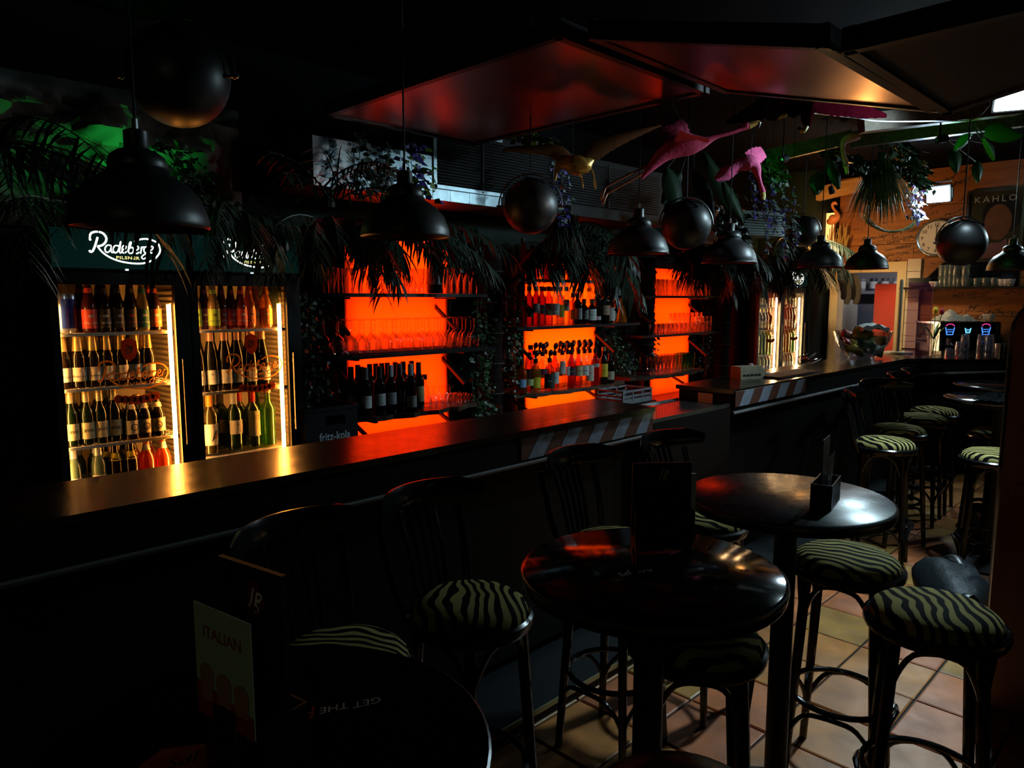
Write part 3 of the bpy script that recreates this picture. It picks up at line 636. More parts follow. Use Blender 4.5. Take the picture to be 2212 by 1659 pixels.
stub = bottle_proto('stubby_bottle', 'bottle', stubby, BROWN, (.025, .088, CREAML, 2.3), 'crown', None, [('O', .05, .054, INKL), ('o', .03, .054, text_cap)], neck=(.138, .160, CREAML))
lime = bottle_proto('beer_bottle', 'bottle', long_neck, mat('pale_green_bottle', (.10, .16, .10), .1), (.03, .09, WHITEL, 2.2), 'crown', (.175, mat('silver_foil', (.6, .66, .66), .35, .5)))
yellow = bottle_proto('beer_bottle', 'bottle', long_neck, BROWN, None, 'crown', None, neck=(.142, .176, mat('yellow_label', (.68, .55, .02), .45)))
orange = bottle_proto('soda_bottle', 'bottle', stubby, clear('orange_soda', (.9, .3, .08), (1, .8, .7), .3, body=.85, bodycol=(.95, .17, .02)), None, 'crown', None, neck=(.148, .178, WHITEL))
def soda_p(nm, gcol, lcol, txt='fritz-kola', ic=INKW, dark=True):
    lm = mat('soda_label_' + nm, lcol, .5)
    g = mat('soda_glass_' + nm, gcol, .08) if dark else clear('soda_glassc_' + nm, tuple(min(1, c * 1.1) for c in gcol), (1, 1, 1), .3, body=.7, bodycol=gcol)
    return bottle_proto('soda_bottle', 'bottle', soda, g, (.018, .100, lm, 2.9), 'crown', None, [(txt, .0135, .042, ic), ('oo', .022, .073, ic, dict(bold=.0006, spacing=.8))], neck=(.172, .192, lm))
sodas = {k: soda_p(k, *v) for k, v in dict(
    red=((.06, .008, .006), (.75, .06, .03), 'fritz-spritz'), kola=((.010, .006, .004), (.010, .009, .009), 'fritz-kola'), kolared=((.010, .006, .004), (.02, .012, .012), 'fritz-kola', INKR),
    green=((.55, .50, .30), (.02, .16, .11), 'fritz-kola', INKW, False), cola2=((.02, .008, .02), (.55, .12, .03), 'fritz-kola'),
    lime=((.20, .12, .05), (.35, .55, .05), 'fritz-limo', INKL), purple=((.03, .008, .05), (.13, .02, .12), 'fritz-spritz'), rose=((.16, .02, .01), (.62, .05, .03), 'fritz-spritz', INKW), orange=((.75, .25, .03), (.75, .16, .01), 'fritz-limo', INKL, False), peach=((.85, .42, .10), (.75, .22, .03), 'fritz-limo', INKW, False)).items()}
canp = MB(); canp.lathe([(0, 0), (.022, 0), (.026, .006), (.026, .155), (.022, .166), (.021, .168), (.020, .164), (0, .164)], 18)
can_o = canp.build('drink_can', mat('can_silver', (.55, .57, .62), .3, .7)); tag(can_o, 'can', 'can')
mm = MB().lathe([(.0265, .02), (.0265, .145)], 10, a0=-pi / 2 - .75, a1=-pi / 2 + .5).build('label', mat('can_blue', (.02, .05, .35), .35), can_o)
can = Proto(can_o)
rn = random.Random(11)
def row(protos, x0, x1, y, z, labels, group, n=None, jit=.004, rot=.0, rj=.12):
    n = n or len(protos); out = []
    for i in range(n):
        x = x0 + (x1 - x0) * (i / max(1, n - 1)); p = protos[i % len(protos)] if isinstance(protos, list) else protos
        out.append(p.put((x + rn.uniform(-jit, jit), y + rn.uniform(-jit, jit), z), rot + rn.uniform(-rj, rj), labels if isinstance(labels, str) else labels[i % len(labels)], group))
    return out
C1, C2 = 'uncovered-sign cooler', 'frond-covered cooler'
# cooler one
can.put((.826, FY + .085, 1.55), .5, 'slim silver and blue drink can farthest from the light strip of the first cooler', 'drink cans in the first cooler')
can.put((.866, FY + .115, 1.55), .2, 'second slim silver can beside the red-labelled soda in the first cooler', 'drink cans in the first cooler')
S = sodas; G1 = 'sodas on the top shelf of the first cooler'
for k, (x, lab) in zip(('red', 'kola', 'kola', 'kolared', 'green', 'cola2'), ((.932, 'soda bottle with red label and white print beside the drink cans'), (.990, 'dark cola bottle with black label, next to the red-labelled soda'), (1.045, 'dark cola bottle with black label, third soda on the top shelf of the first cooler'), (1.098, 'dark cola bottle with red print on black label in the first cooler'), (1.150, 'pale soda bottle with dark green label in the first cooler'), (1.200, 'soda bottle with orange and purple label nearest the light strip of the first cooler'))):
    S[k].put((x, FY + .085, 1.55), rn.uniform(-.2, .1), lab, G1)
row([S['red'], S['kola'], S['kola'], S['kola'], S['red']], .92, 1.20, FY + .16, 1.55, 'dark soda bottle in the rear row on the top shelf of the first cooler', 'rear sodas of the first cooler')
row(radeb, .822, 1.158, FY + .085, 1.312, 'brown beer bottle with gold foil neck and cream label, front row of the first cooler', 'gold-necked beers, front row', 7)
row(radeb, .85, 1.17, FY + .16, 1.312, 'brown beer bottle with gold foil neck in the rear row of the first cooler', 'gold-necked beers, rear row', 6)
row(jever, .835, 1.005, FY + .085, 1.06, 'green beer bottle with oval olive label, front row of the first cooler', 'green beers, front row', 4)
row(jever, .815, 1.0, FY + .155, 1.06, 'green beer bottle behind the oval-labelled ones in the first cooler', 'green beers, rear row', 5)
row(stub, 1.07, 1.185, FY + .085, 1.06, 'stubby brown beer bottle with square cream label in the first cooler', 'stubby beers, front row', 3)
row(stub, 1.045, 1.205, FY + .165, 1.06, 'stubby brown beer bottle in the rear row of the first cooler', 'stubby beers, rear row', 3)
row(lime, .825, .925, FY + .085, .83, 'pale green bottle with silver neck foil on the bottom of the first cooler', 'silver-necked bottles', 2, rj=.3)
row(lime, .81, .93, FY + .155, .83, 'dim pale green bottle behind the silver-necked pair in the first cooler', 'silver-necked bottles behind', 3)
row(yellow, 1.0, 1.06, FY + .085, .83, 'brown bottle with pointed yellow collar on the bottom of the first cooler', 'yellow-collared bottles', 2)
row(yellow, .975, 1.05, FY + .155, .83, 'dim yellow-collared bottle in the rear on the bottom of the first cooler', 'yellow-collared bottles behind', 2)
row(orange, 1.13, 1.205, FY + .085, .85, 'bright orange soda bottle with white collar on the bottom of the first cooler', 'orange sodas', 2)
row(orange, 1.10, 1.17, FY + .165, .85, 'orange soda bottle in the rear on the bottom of the first cooler', 'orange sodas behind', 2)
# cooler two
G2 = 'sodas on the top shelf of the second cooler'
for k, x, y, lab in (('lime', 1.383, .08, 'soda bottle with lime label cut off by the door frame of the second cooler'), ('purple', 1.437, .105, 'purple soda bottle in the second cooler'), ('lime', 1.472, .08, 'soda bottle with lime green label and dark print, third in the second cooler'), ('rose', 1.525, .11, 'dark red soda bottle behind the lime one'), ('rose', 1.568, .10, 'red soda bottle in the middle of the second cooler'), ('rose', 1.610, .08, 'bright red-labelled soda bottle in the second cooler'), ('orange', 1.658, .09, 'orange soda bottle with dark print in the second cooler'), ('peach', 1.70, .11, 'orange soda bottle behind the light strip side of the second cooler'), ('peach', 1.745, .085, 'pale orange soda bottle closest to the light strip of the second cooler')):
    S[k].put((x, FY + y, 1.547), rn.uniform(-.25, .15), lab, G2)
PINKF = mat('rose_foil', (.50, .26, .17), .4, .4); DARKW = mat('dark_wine', (.006, .006, .004), .07)
hockp = bottle_proto('wine_bottle', 'bottle', hock, DARKW, (.035, .105, WHITEL, 2.2), None, (.245, PINKF), [('m', .02, .085, INKL), ('mount vine', .006, .06, INKL)])
row(hockp, 1.385, 1.715, FY + .09, 1.245, 'slim dark wine bottle with rose foil, front row of the second cooler', 'rose-foiled wines, front row', 6, rj=.25)
row(hockp, 1.42, 1.70, FY + .175, 1.245, 'slim dark wine bottle in the rear row of the second cooler', 'rose-foiled wines, rear row', 5)
WOL = mat('warm_white_label', (.72, .66, .54), .5)
robin = bottle_proto('wine_bottle', 'bottle', bord, clear('olive_glass', (.30, .26, .08), (.9, .9, .8), .3, body=.5, bodycol=(.22, .17, .04)), (.045, .15, WOL, 2.4), None, (.235, mat('orange_foil', (.75, .30, .03), .4)), [('b l u s s', .008, .135, INKR)])
bm = MB(); R_ = .0386
for q, mt_ in (([(-.014, -.03), (-.006, -.012), (.002, .012), (.012, .026), (.02, .028), (.016, .012), (.008, -.008), (-.002, -.018)], INKL), ([(.002, -.016), (.012, .004), (.017, .018), (.022, .008), (.020, -.008), (.012, -.018)], mat('robin_orange', (.75, .25, .04), .6))):
    b_ = MB(); b_.add([(R_ * sin(x / R_), -R_ * cos(x / R_), .092 + z) for x, z in q], [tuple(range(len(q)))]); b_.build('bird_print', mt_, [c for c in robin.root.children if c.name.startswith('label')][0], smooth=False)
robin.put((1.432, FY + .09, .935), .05, 'wine bottle with orange foil and a robin on its label', 'wines on the lower shelf of the second cooler')
whitec = bottle_proto('wine_bottle', 'bottle', bord, clear('green_wine', (.10, .22, .05), (.8, .9, .8), .3, body=.5, bodycol=(.05, .12, .02)), (.085, .155, WOL, 2.3), None, (.235, mat('white_foil', (.70, .68, .62), .4)), [('m', .024, .135, INKL), ('mount vine', .006, .108, INKL)])
whitec.put((1.555, FY + .09, .935), .1, 'green wine bottle with white foil and ram label', 'wines on the lower shelf of the second cooler')
for x, y in ((1.40, .16), (1.475, .165), (1.52, .17)):
    whitec.put((x, FY + y, .935), .1, 'white-foiled wine bottle in the rear of the second cooler', 'white-foiled wines behind')
redc = bottle_proto('wine_bottle', 'bottle', bord, clear('olive_wine', (.25, .35, .06), (.8, .9, .8), .3, body=.5, bodycol=(.10, .16, .03)), (.06, .19, mat('lime_cream_label', (.62, .62, .36), .5), 2.2), None, (.235, mat('red_foil', (.62, .02, .02), .35)), [('MARQUES', .010, .165, INKL), ('DE CASTILLA', .0085, .15, INKL)])
redc.put((1.655, FY + .10, .935), .1, 'wine bottle with bright red foil and pale green label', 'wines on the lower shelf of the second cooler')
redc.put((1.615, FY + .17, .935), .1, 'red-foiled wine bottle half hidden behind in the second cooler', 'wines on the lower shelf of the second cooler')
greenw = bottle_proto('wine_bottle', 'bottle', bord, GREENT, None, mat('copper_cap', (.4, .22, .12), .4, .5))
greenw.put((1.742, FY + .10, .935), 0, 'unlabelled bright green wine bottle closest to the light strip', 'green wines'); greenw.put((1.715, FY + .17, .935), 0, 'second green wine bottle behind the unlabelled one', 'green wines')
# far coolers: small bottles only
for ci, cx in ((0, 7.03), (1, 7.60)):
    nm = 'far cooler by the wall corner' if ci == 0 else 'far cooler nearest the door'
    for z, p in ((1.6, jever), (1.36, hockp if ci else jever), (1.1, greenw), (.9, lime)):
        row(p, cx + .05, cx + .40, FY + .09, z, 'bottle standing in the ' + nm + {1.6: ', top shelf', 1.36: ', second shelf', 1.1: ', third shelf', .9: ', floor'}[z], 'bottles in the ' + nm, 6)
# ---------------------------------------------------------------- wine on the low shelf of the first niche
def wine_p(lcol, foilcol, txt=None, z=(.06, .135)):
    k = '%d%d' % (len(MATS), int(lcol[0] * 100))
    return bottle_proto('wine_bottle', 'bottle', bord, mat('black_wine', (.008, .004, .003), .07), (z[0], z[1], mat('wl' + k, lcol, .5), 2.1), None, (.232, mat('wf' + k, foilcol, .4)), [(txt or 'vino', .011, z[1] - .018, INKL), ('tinto', .008, z[0] + .02, INKL)])
zb = .977; GW = 'wine bottles in front of the orange niche'
wps = [wine_p((.45, .47, .48), (.02, .015, .02)), wine_p((.03, .03, .03), (.03, .03, .04)), wine_p((.50, .52, .52), (.48, .5, .54)), wine_p((.50, .51, .53), (.03, .02, .02)), wine_p((.46, .47, .50), (.42, .44, .47), 'Merlot'), wine_p((.45, .46, .48), (.10, .10, .12), 'm'), wine_p((.50, .51, .52), (.50, .52, .55), 'el pino', (.03, .105))]
wl = ['dark wine bottle at the crate end of the wooden niche shelf', 'dark wine bottle with a dim label, second on the wooden niche shelf', 'wine bottle with silver foil and large white label, nearest the cola crate', 'wine bottle with black foil and white label in mid shelf', 'wine bottle with grey foil and white merlot label', 'wine bottle with ram emblem label in front of the orange panel', 'wine bottle with low white label and silver foil at the wine row end']
for i, (px, py, dy) in enumerate(((760, 885, 3.80), (783, 888, 3.76), (791, 893, 3.70), (821, 890, 3.73), (845, 888, 3.73), (864, 880, 3.78), (888, 884, 3.70))):
    p = PY(px, py, dy); wps[i].put((p.x, dy, zb), -.35 + rn.uniform(-.1, .1), wl[i], GW)
for i, px in enumerate((775, 800, 813, 826, 838, 855, 872, 890)):
    p = PY(px, 870, 3.88); wps[(1, 3)[i % 2]].put((p.x, 3.88, zb), -.3, 'dark wine bottle in the rear row against the orange niche', 'wine bottles in the rear row')
ye = wine_p((.60, .52, .25), (.02, .015, .01), 'K2', (.05, .15)); ye.put((PY(905, 870, 3.76).x, 3.76, zb), -.35, 'wine bottle with a yellow diamond label beside the stemware', GW)
dec = bottle_proto('liquor_bottle', 'bottle', cone, clear('clear_liquor', (.9, .9, .9), (.9, .9, .9), .3), None, BLKS); dec.put((PY(922, 870, 3.8).x, 3.82, zb), 0, 'clear bell-shaped liquor bottle beside the wine row')
magnum = bottle_proto('magnum_bottle', 'bottle', [(r * 1.5, z * 1.35) for r, z in bord], mat('blue_black', (.004, .005, .012), .08), (.06, .27, mat('magnum_label', (.42, .46, .50), .5), 2.6), None, (.31, mat('blue_foil', (.03, .04, .16), .4)), [('CHAMPAGNE', .013, .19, INKL), ('cuvee', .012, .10, INKL)])
magnum.put((PY(940, 632, 3.84).x, 3.84, 1.729), -.5, 'large dark magnum bottle with grey label on the highest niche shelf')
INKY = mat('label_yellow_ink', (.75, .55, .05), .5)
# ---------------------------------------------------------------- spirits in the amber niche
def spirit(nm, prof, gl, lab=None, capm=None, txt=None, liquid=None, spout=False, ic=INKL, ts=.011):
    if isinstance(gl, str):
        gl = {'clear': clear('spirit_clear', (.88, .88, .86), (.9, .9, .9), .28), 'amber': clear('spirit_amber', (.75, .36, .08), (.9, .8, .6), .28, body=.25, bodycol=(.5, .16, .02)), 'red': clear('spirit_red', (.62, .05, .02), (.9, .6, .6), .28, body=.5, bodycol=(.45, .012, .008)), 'dark': mat('spirit_dark', (.010, .006, .004), .07), 'green': clear('spirit_green', (.2, .4, .15), (.8, .9, .8), .28, body=.4, bodycol=(.05, .12, .03)), 'yellow': clear('spirit_yellow', (.85, .62, .12), (.9, .9, .7), .28, body=.4, bodycol=(.6, .35, .03))}[gl]
    l = (lab[0], lab[1], mat('spirit_label_%d' % len(MATS), lab[2], .5), lab[3] if len(lab) > 3 else 2.2) if lab else None
    return bottle_proto(nm, 'bottle', prof, gl, l, capm, None, [(txt, ts, (lab[0] + lab[1]) / 2, ic)] if (txt and lab) else None, None, 16, spout=spout)
CAPK = mat('cap_black', (.02, .015, .015), .4); CAPW = mat('cap_white', (.55, .53, .55), .4); CAPG = mat('cap_gold', (.45, .35, .15), .35, .6)
GS = 'spirit bottles on the middle shelf of the amber niche'; RZ = -.75
mid = [  # px, depth Y, proto args, label
 (1129, 3.80, ('liquor_bottle', tallr, 'red', None, CAPK), 'red liqueur bottle at the trunk end of the middle shelf'),
 (1143, 3.80, ('liquor_bottle', tallr, 'red', (.07, .13, (.02, .015, .015), 2.0), CAPK), 'red liqueur bottle with a black round label on the middle shelf'),
 (1158, 3.78, ('liquor_bottle', tallr, 'red', (.10, .17, (.62, .62, .62), 1.6), CAPW), 'red liqueur bottle with a white oval label on the middle shelf'),
 (1170, 3.79, ('rum_bottle', tallr, 'red', (.09, .16, (.03, .02, .05), 2.2), CAPK, 'APEROL', None, False, INKY), 'dark red aperitif bottle with yellow lettering'),
 (1185, 3.78, ('rum_bottle', tallr, 'amber', (.08, .17, (.58, .46, .24), 2.4), CAPK, 'BACARDI', None, False, INKL, .012), 'amber rum bottle with beige label and red emblem'),
 (1199, 3.77, ('rum_bottle', tallr, 'clear', (.08, .17, (.66, .64, .60), 2.4), CAPW, 'BACARDI', None, False, INKL, .012), 'clear rum bottle with white label and red emblem'),
 (1210, 3.80, ('rum_bottle', tallr, 'yellow', (.06, .16, (.72, .55, .03), 2.4), CAPG), 'rum bottle with a bright yellow label on the middle shelf'),
 (1223, 3.78, ('gin_bottle', tallr, 'clear', (.11, .20, (.66, .63, .6), 1.4), CAPK, 'GIN', None, False, INKR), 'clear gin bottle with a narrow white label and guard figure'),
 (1237, 3.82, ('liquor_bottle', squat, 'yellow', (.04, .12, (.62, .66, .10), 2.0), CAPK), 'squat bottle with a lime yellow label on the middle shelf'),
 (1247, 3.79, ('gin_bottle', squat, 'dark', (.04, .13, (.55, .60, .62), 1.7), CAPK), 'dark gin bottle with a pale label, next to the lime one'),
 (1261, 3.78, ('gin_bottle', apo, 'dark', (.04, .11, (.45, .47, .48), 2.0), CAPK), 'dark apothecary gin bottle with grey label'),
 (1278, 3.77, ('gin_bottle', apo, 'dark', (.03, .12, (.58, .62, .58), 2.2), CAPK, 'HENDRICKS', None, False, INKL, .009), 'dark apothecary gin bottle with a white diamond label'),
 (1291, 3.80, ('liquor_bottle', tallr, 'dark', (.03, .06, (.55, .55, .6), 1.6), CAPK), 'dark rum bottle with a small white label on the middle shelf'),
 (1308, 3.77, ('cream_bottle', bord, 'dark', (.07, .15, (.40, .26, .16), 2.0), CAPK, 'BAILEYS', None, False, INKW, .012), 'dark cream liqueur bottle with an oval label'),
 (1320, 3.78, ('liquor_bottle', tallr, 'clear', (.02, .13, (.62, .60, .52), 2.0), CAPW), 'slim clear bottle with a cream label near the notice sheet'),
 (1342, 3.77, ('decanter', cone, 'yellow', None, None), 'conical decanter with yellow spirit in front of the notice sheet')]
for px, yy, a, lab in mid:
    p = PY(px, 690, yy); pr = spirit(a[0], *a[1:]); pr.put((p.x, yy, 1.487), RZ + rn.uniform(-.15, .15), lab, GS)
bk = spirit('liquor_bottle', tallr, 'clear', None, CAPK)
for px in (1176, 1192, 1206, 1254, 1272): bk.put((PY(px, 680, 3.92).x, 3.92, 1.487), 0, 'clear bottle in the rear row of the amber niche middle shelf', 'rear spirits, middle shelf')
GL = 'spirit bottles on the curved wooden shelf'
low = [
 (1127, 3.72, ('syrup_bottle', squat, 'amber', (.05, .11, (.25, .45, .75), 2.0), CAPK), 'small syrup bottle at the trunk end of the curved shelf'),
 (1143, 3.75, ('syrup_bottle', tallr, 'clear', (.05, .10, (.5, .55, .2), 2.0), CAPK), 'clear syrup bottle with a green label on the curved shelf'),
 (1146, 3.86, ('liquor_bottle', [(r * 1.2, z * 1.15) for r, z in tallr], 'amber', (.08, .16, (.10, .13, .25), 2.2), CAPK), 'tall amber bottle with a blue-grey label behind on the curved shelf'),
 (1157, 3.74, ('tequila_bottle', squat, 'yellow', (.03, .11, (.70, .58, .03), 2.0), CAPK, None, None, True), 'tequila bottle with a yellow label and pour spout'),
 (1172, 3.73, ('vodka_bottle', tallr, 'clear', (.13, .17, (.10, .02, .08), 2.0), CAPK, 'ABSOLUT', None, True, INKR, .011), 'clear vodka bottle with plum lettering and pour spout'),
 (1187, 3.71, ('whiskey_bottle', squat, 'amber', (.02, .13, (.03, .03, .03), 2.4), CAPK, "JACK", None, True, INKW, .016), 'square-shouldered whiskey bottle with a black label'),
 (1198, 3.71, ('whiskey_bottle', tallr, 'amber', (.05, .14, (.60, .60, .58), 2.2), CAPK, 'BEAM', None, True, INKL, .014), 'bourbon bottle with a white label and pour spout'),
 (1214, 3.70, ('gin_bottle', tallr, 'clear', (.12, .22, (.66, .63, .6), 1.4), CAPK, 'GIN', None, True, INKR), 'clear gin bottle with a narrow white label and pour spout'),
 (1226, 3.72, ('rum_bottle', tallr, 'clear', (.10, .17, (.62, .60, .58), 2.0), CAPK, None, None, True), 'clear bottle with a cream label, next to the gin with spout'),
 (1234, 3.70, ('aperitif_bottle', tallr, 'red', (.10, .16, (.03, .02, .05), 2.0), CAPK, 'APEROL', None, True, INKY), 'bright red aperitif bottle with pour spout'),
 (1249, 3.69, ('rum_bottle', tallr, 'amber', (.09, .17, (.58, .46, .24), 2.4), CAPK, 'BACARDI', None, True, INKL, .012), 'amber rum bottle with beige label and pour spout'),
 (1262, 3.68, ('rum_bottle', tallr, 'clear', (.09, .17, (.66, .64, .6), 2.4), CAPK, 'BACARDI', None, True, INKL, .012), 'clear rum bottle with white label and pour spout'),
 (1273, 3.68, ('ouzo_bottle', tallr, 'clear', (.04, .17, (.62, .52, .42), 2.4), CAPK, 'VELHO', None, True, INKR, .013), 'bottle with a beige and purple label and pour spout'),
 (1285, 3.67, ('bitter_bottle', tallr, 'red', (.15, .18, (.5, .45, .42), 2.2), CAPK, 'CAMPARI', None, True, INKL, .012), 'deep red bitter bottle with pour spout'),
 (1303, 3.67, ('rum_bottle', bord, 'dark', (.06, .17, (.72, .52, .03), 2.4), CAPG, 'havana', None, False, INKR, .012), 'dark rum bottle with a broad yellow label at the shelf end'),
 (1317, 3.68, ('liqueur_bottle', squat, 'dark', (.03, .10, (.52, .48, .32), 2.0), CAPK, 'herb', None, False, INKL, .012), 'small dark herb liqueur bottle, last on the curved shelf')]
for px, yy, a, lab in low:
    p = PY(px, 830, yy); spirit(a[0], *a[1:]).put((p.x, yy, .992), RZ + rn.uniform(-.15, .15), lab, GL)
bk2 = spirit('liquor_bottle', tallr, 'clear', (.08, .15, (.5, .45, .38)), CAPK, None, None, True)
for px in (1155, 1165, 1178, 1208, 1222, 1236, 1248, 1260, 1271): bk2.put((PY(px, 810, 3.86).x, 3.86, .992), RZ, 'pour-spout bottle in the rear row of the curved shelf', 'rear pour-spout bottles')
for i, (px, yy, gl, lc) in enumerate(((1130, 3.82, 'amber', None), (1150, 3.8, 'amber', None), (1180, 3.82, 'red', None), (1205, 3.8, 'amber', None), (1235, 3.83, 'red', None), (1262, 3.78, 'red', (.45, .1, .1)), (1278, 3.8, 'clear', (.4, .3, .25)), (1290, 3.77, 'amber', (.4, .35, .3)), (1300, 3.79, 'dark', (.05, .05, .06)), (1312, 3.77, 'red', (.3, .05, .05)), (1324, 3.78, 'green', (.35, .08, .05)), (1339, 3.77, 'amber', (.25, .22, .2)), (1349, 3.8, 'dark', (.2, .1, .1)), (1357, 3.76, 'dark', (.55, .57, .5)))):
    spirit('liquor_bottle', (tallr, squat, bord)[i % 3], gl, (.04, .13, lc) if lc else None, CAPK).put((PY(px, 600, yy).x, yy, 1.842), RZ, ['dim bottle behind the palm fronds on the top shelf of the amber niche', 'bottle on the uncovered end of the top shelf in the amber niche'][i > 6], 'top shelf bottles, ' + ['behind fronds', 'uncovered'][i > 6])
# ================================================================== glassware
def glass_proto(name, cat, prof, n=18, m=None, closed=True):
    o = MB().lathe(prof, n).build(name, m or GLASS); tag(o, 'glass', cat); return Proto(o)
def thick(outer, t=.0018):
    """outer wall then inner wall back down"""
    return outer + [(max(0.0005, r - t), z) for r, z in outer[::-1] if z > .012] + [(0, .012)]
FLIP = lambda pr, h: [(r, h - z) for r, z in pr]
wineg = [(0, 0), (.034, .001), (.035, .003), (.006, .010), (.004, .02), (.004, .085), (.010, .095), (.030, .115), (.040, .145), (.038, .175), (.032, .205)]
wine_up = glass_proto('wine_glass', 'glass', FLIP(wineg, .205))          # standing upside down, foot on top
flute = [(0, 0), (.030, .001), (.030, .003), (.005, .010), (.004, .09), (.014, .11), (.024, .15), (.026, .18), (.022, .23)]
flute_up = glass_proto('champagne_flute', 'glass', FLIP(flute, .23))
snif = [(0, 0), (.030, .001), (.030, .003), (.005, .008), (.005, .03), (.030, .05), (.044, .085), (.040, .12), (.032, .145)]
snif_p = glass_proto('brandy_glass', 'glass', snif); snif_up = glass_proto('brandy_glass', 'glass', FLIP(snif, .145))
tum = thick([(0, 0), (.032, 0), (.034, .004), (.037, .095)]); tum_p = glass_proto('tumbler', 'glass', tum, 16)
high = thick([(0, 0), (.030, 0), (.031, .004), (.034, .15)]); high_p = glass_proto('highball_glass', 'glass', high, 16)
beer = thick([(0, 0), (.028, 0), (.030, .004), (.030, .07), (.036, .11), (.037, .165)]); beer_p = glass_proto('beer_glass', 'glass', beer, 16)
GRG = clear('greenish_glass', (.55, .85, .72), (.8, .95, .9), .35); beerg_p = glass_proto('beer_glass', 'glass', beer, 16, GRG)
shot = thick([(0, 0), (.020, 0), (.021, .004), (.025, .055)]); shot_p = glass_proto('shot_glass', 'glass', shot, 12)
small = [(0, 0), (.026, .001), (.026, .003), (.004, .008), (.004, .05), (.020, .07), (.026, .10), (.024, .125)]; small_up = glass_proto('liqueur_glass', 'glass', FLIP(small, .125), 14)
rn = random.Random(21)
def grid(p, x0, x1, ys, z, n, label, group, jit=.006):
    for j, y in enumerate(ys):
        for i in range(n): p.put((x0 + (x1 - x0) * (i + (.5 if j % 2 else 0)) / n + rn.uniform(-jit, jit), y + rn.uniform(-jit, jit), z + .0005), rn.uniform(0, 6), label, group)
def tray(x0, x1, y0, y1, z, label):
    t = thing('bar_mat', label, 'mat', (x0, y0, z)); m = MB(); m.box(0, x1 - x0, 0, y1 - y0, 0, .004); m.build('base', BLKM, t, smooth=False)
    m = MB()
    for i in range(int((x1 - x0) / .02)): m.box(i * .02 + .004, i * .02 + .012, 0, y1 - y0, .004, .008)
    m.build('rib', BLKM, t, smooth=False)
tray(2.27, 3.48, 3.70, 4.0, 1.357, 'ribbed black rubber mat under the upturned wine glasses')
grid(wine_up, 2.30, 3.46, (3.745, 3.83, 3.92), 1.365, 14, 'upturned wine glass on the middle niche shelf', 'upturned wine glasses')
for i in range(5): high_p.put((2.25 + i * .048 + .02 * (i % 2), 3.76 + .06 * (i % 2), 1.7275), 0, 'water glass at the cooler end of the highest niche shelf', 'water glasses on the highest niche shelf')
for i in range(5): (snif_p if i % 2 else snif_up).put((2.50 + i * .085, 3.77 + .03 * (i % 2), 1.7275), rn.uniform(0, 6), 'bulbous glass on the highest shelf in front of the orange panel', 'bulbous glasses on the highest niche shelf')
for i in range(4): beer_p.put((2.86 + i * .06, 3.85 + .04 * (i % 2), 1.7275), 0, 'beer glass behind the bulbous ones on the highest niche shelf', 'beer glasses on the highest niche shelf')
grid(flute_up, 3.13, 3.44, (3.75, 3.85), 1.7275, 5, 'upturned flute beside the magnum bottle', 'upturned flutes')
grid(small_up, 3.00, 3.20, (3.74, 3.83), .978, 4, 'small upturned stem glass beside the wine row', 'small stem glasses')
grid(shot_p, 3.22, 3.36, (3.76, 3.82, 3.88), .978, 5, 'shot glass at the ivy end of the wooden shelf', 'shot glasses')
grid(high_p, 5.62, 6.62, (3.77, 3.88), 1.721, 13, 'tall glass on the highest shelf of the narrow niche', 'tall glasses, highest shelf')
grid(tum_p, 5.55, 6.62, (3.75, 3.84), 1.366, 14, 'tumbler on the middle shelf of the narrow niche', 'tumblers, middle shelf')
for i in range(7): tum_p.put((5.95 + i * .078, 3.79, 1.4625), 0, 'tumbler stacked on the others in the narrow niche', 'stacked tumblers, narrow niche')
grid(high_p, 6.35, 6.62, (3.76,), 1.366, 4, 'taller glass at the end of the middle shelf in the narrow niche', 'taller glasses, middle shelf')
grid(beer_p, 5.50, 6.05, (3.74, 3.84), 1.001, 9, 'beer glass on the wooden shelf of the narrow niche', 'beer glasses, narrow niche')
grid(beerg_p, 6.08, 6.32, (3.76, 3.84), 1.001, 4, 'greenish beer glass at the end of the wooden shelf', 'greenish beer glasses')
# notice sheet
t = thing('notice_sheet', 'white printed notice sheet pinned beside the amber niche shelves', 'paper', (5.38, 4.045, 1.51)); MB().box(-.02, .16, -.004, 0, 0, .29).build('sheet', PAPER, t, smooth=False)
m = MB()
for k in range(8): m.box(.0, .14 - .03 * (k % 3), -.0048, -.0041, .03 + k * .03, .034 + k * .03)
m.build('printed_lines', mat('grey_ink', (.25, .28, .33), .6), t, smooth=False)
# cola crate, tool, plastic boxes
t = thing('drink_crate', 'black cola crate with grey lettering beside the second cooler', 'crate', (1.87, 3.40, .80)); W_, D_, H_ = .32, .30, .32
m = MB(); m.box(0, W_, 0, .012, 0, .22); m.box(0, W_, 0, .012, .27, H_); m.box(0, .12, 0, .012, .22, .27); m.box(.24, W_, 0, .012, .22, .27); m.box(0, .012, .012, D_, 0, H_); m.box(W_ - .012, W_, .012, D_, 0, H_); m.box(.012, W_ - .012, D_ - .012, D_, 0, H_); m.box(.012, W_ - .012, .012, D_ - .012, 0, .01)
m.box(-.006, W_ + .006, -.006, .0, H_ - .02, H_)
m.build('body', BLKS, t, smooth=False)
m = MB(); text_on(m, 'fritz-kola', .064, (.175, -.0015, .157), (1, 0, 0), (0, 0, 1), sx=.82, bold=.0012); m.build('lettering', mat('grey_print', (.35, .38, .42), .5), t, smooth=False)
cb = soda_p('crate', (.02, .01, .008), (.5, .03, .02)); cb.put((2.05, 3.52, .82), 0, 'red-capped bottle inside the black cola crate')
t = thing('plastic_crate', 'grey slatted plastic crate on the back bar behind the drip tray', 'crate', PY(1345, 868, 3.35) + Vector((0, 0, -.02)))
m = MB(); gp = mat('grey_plastic', (.22, .23, .25), .5)
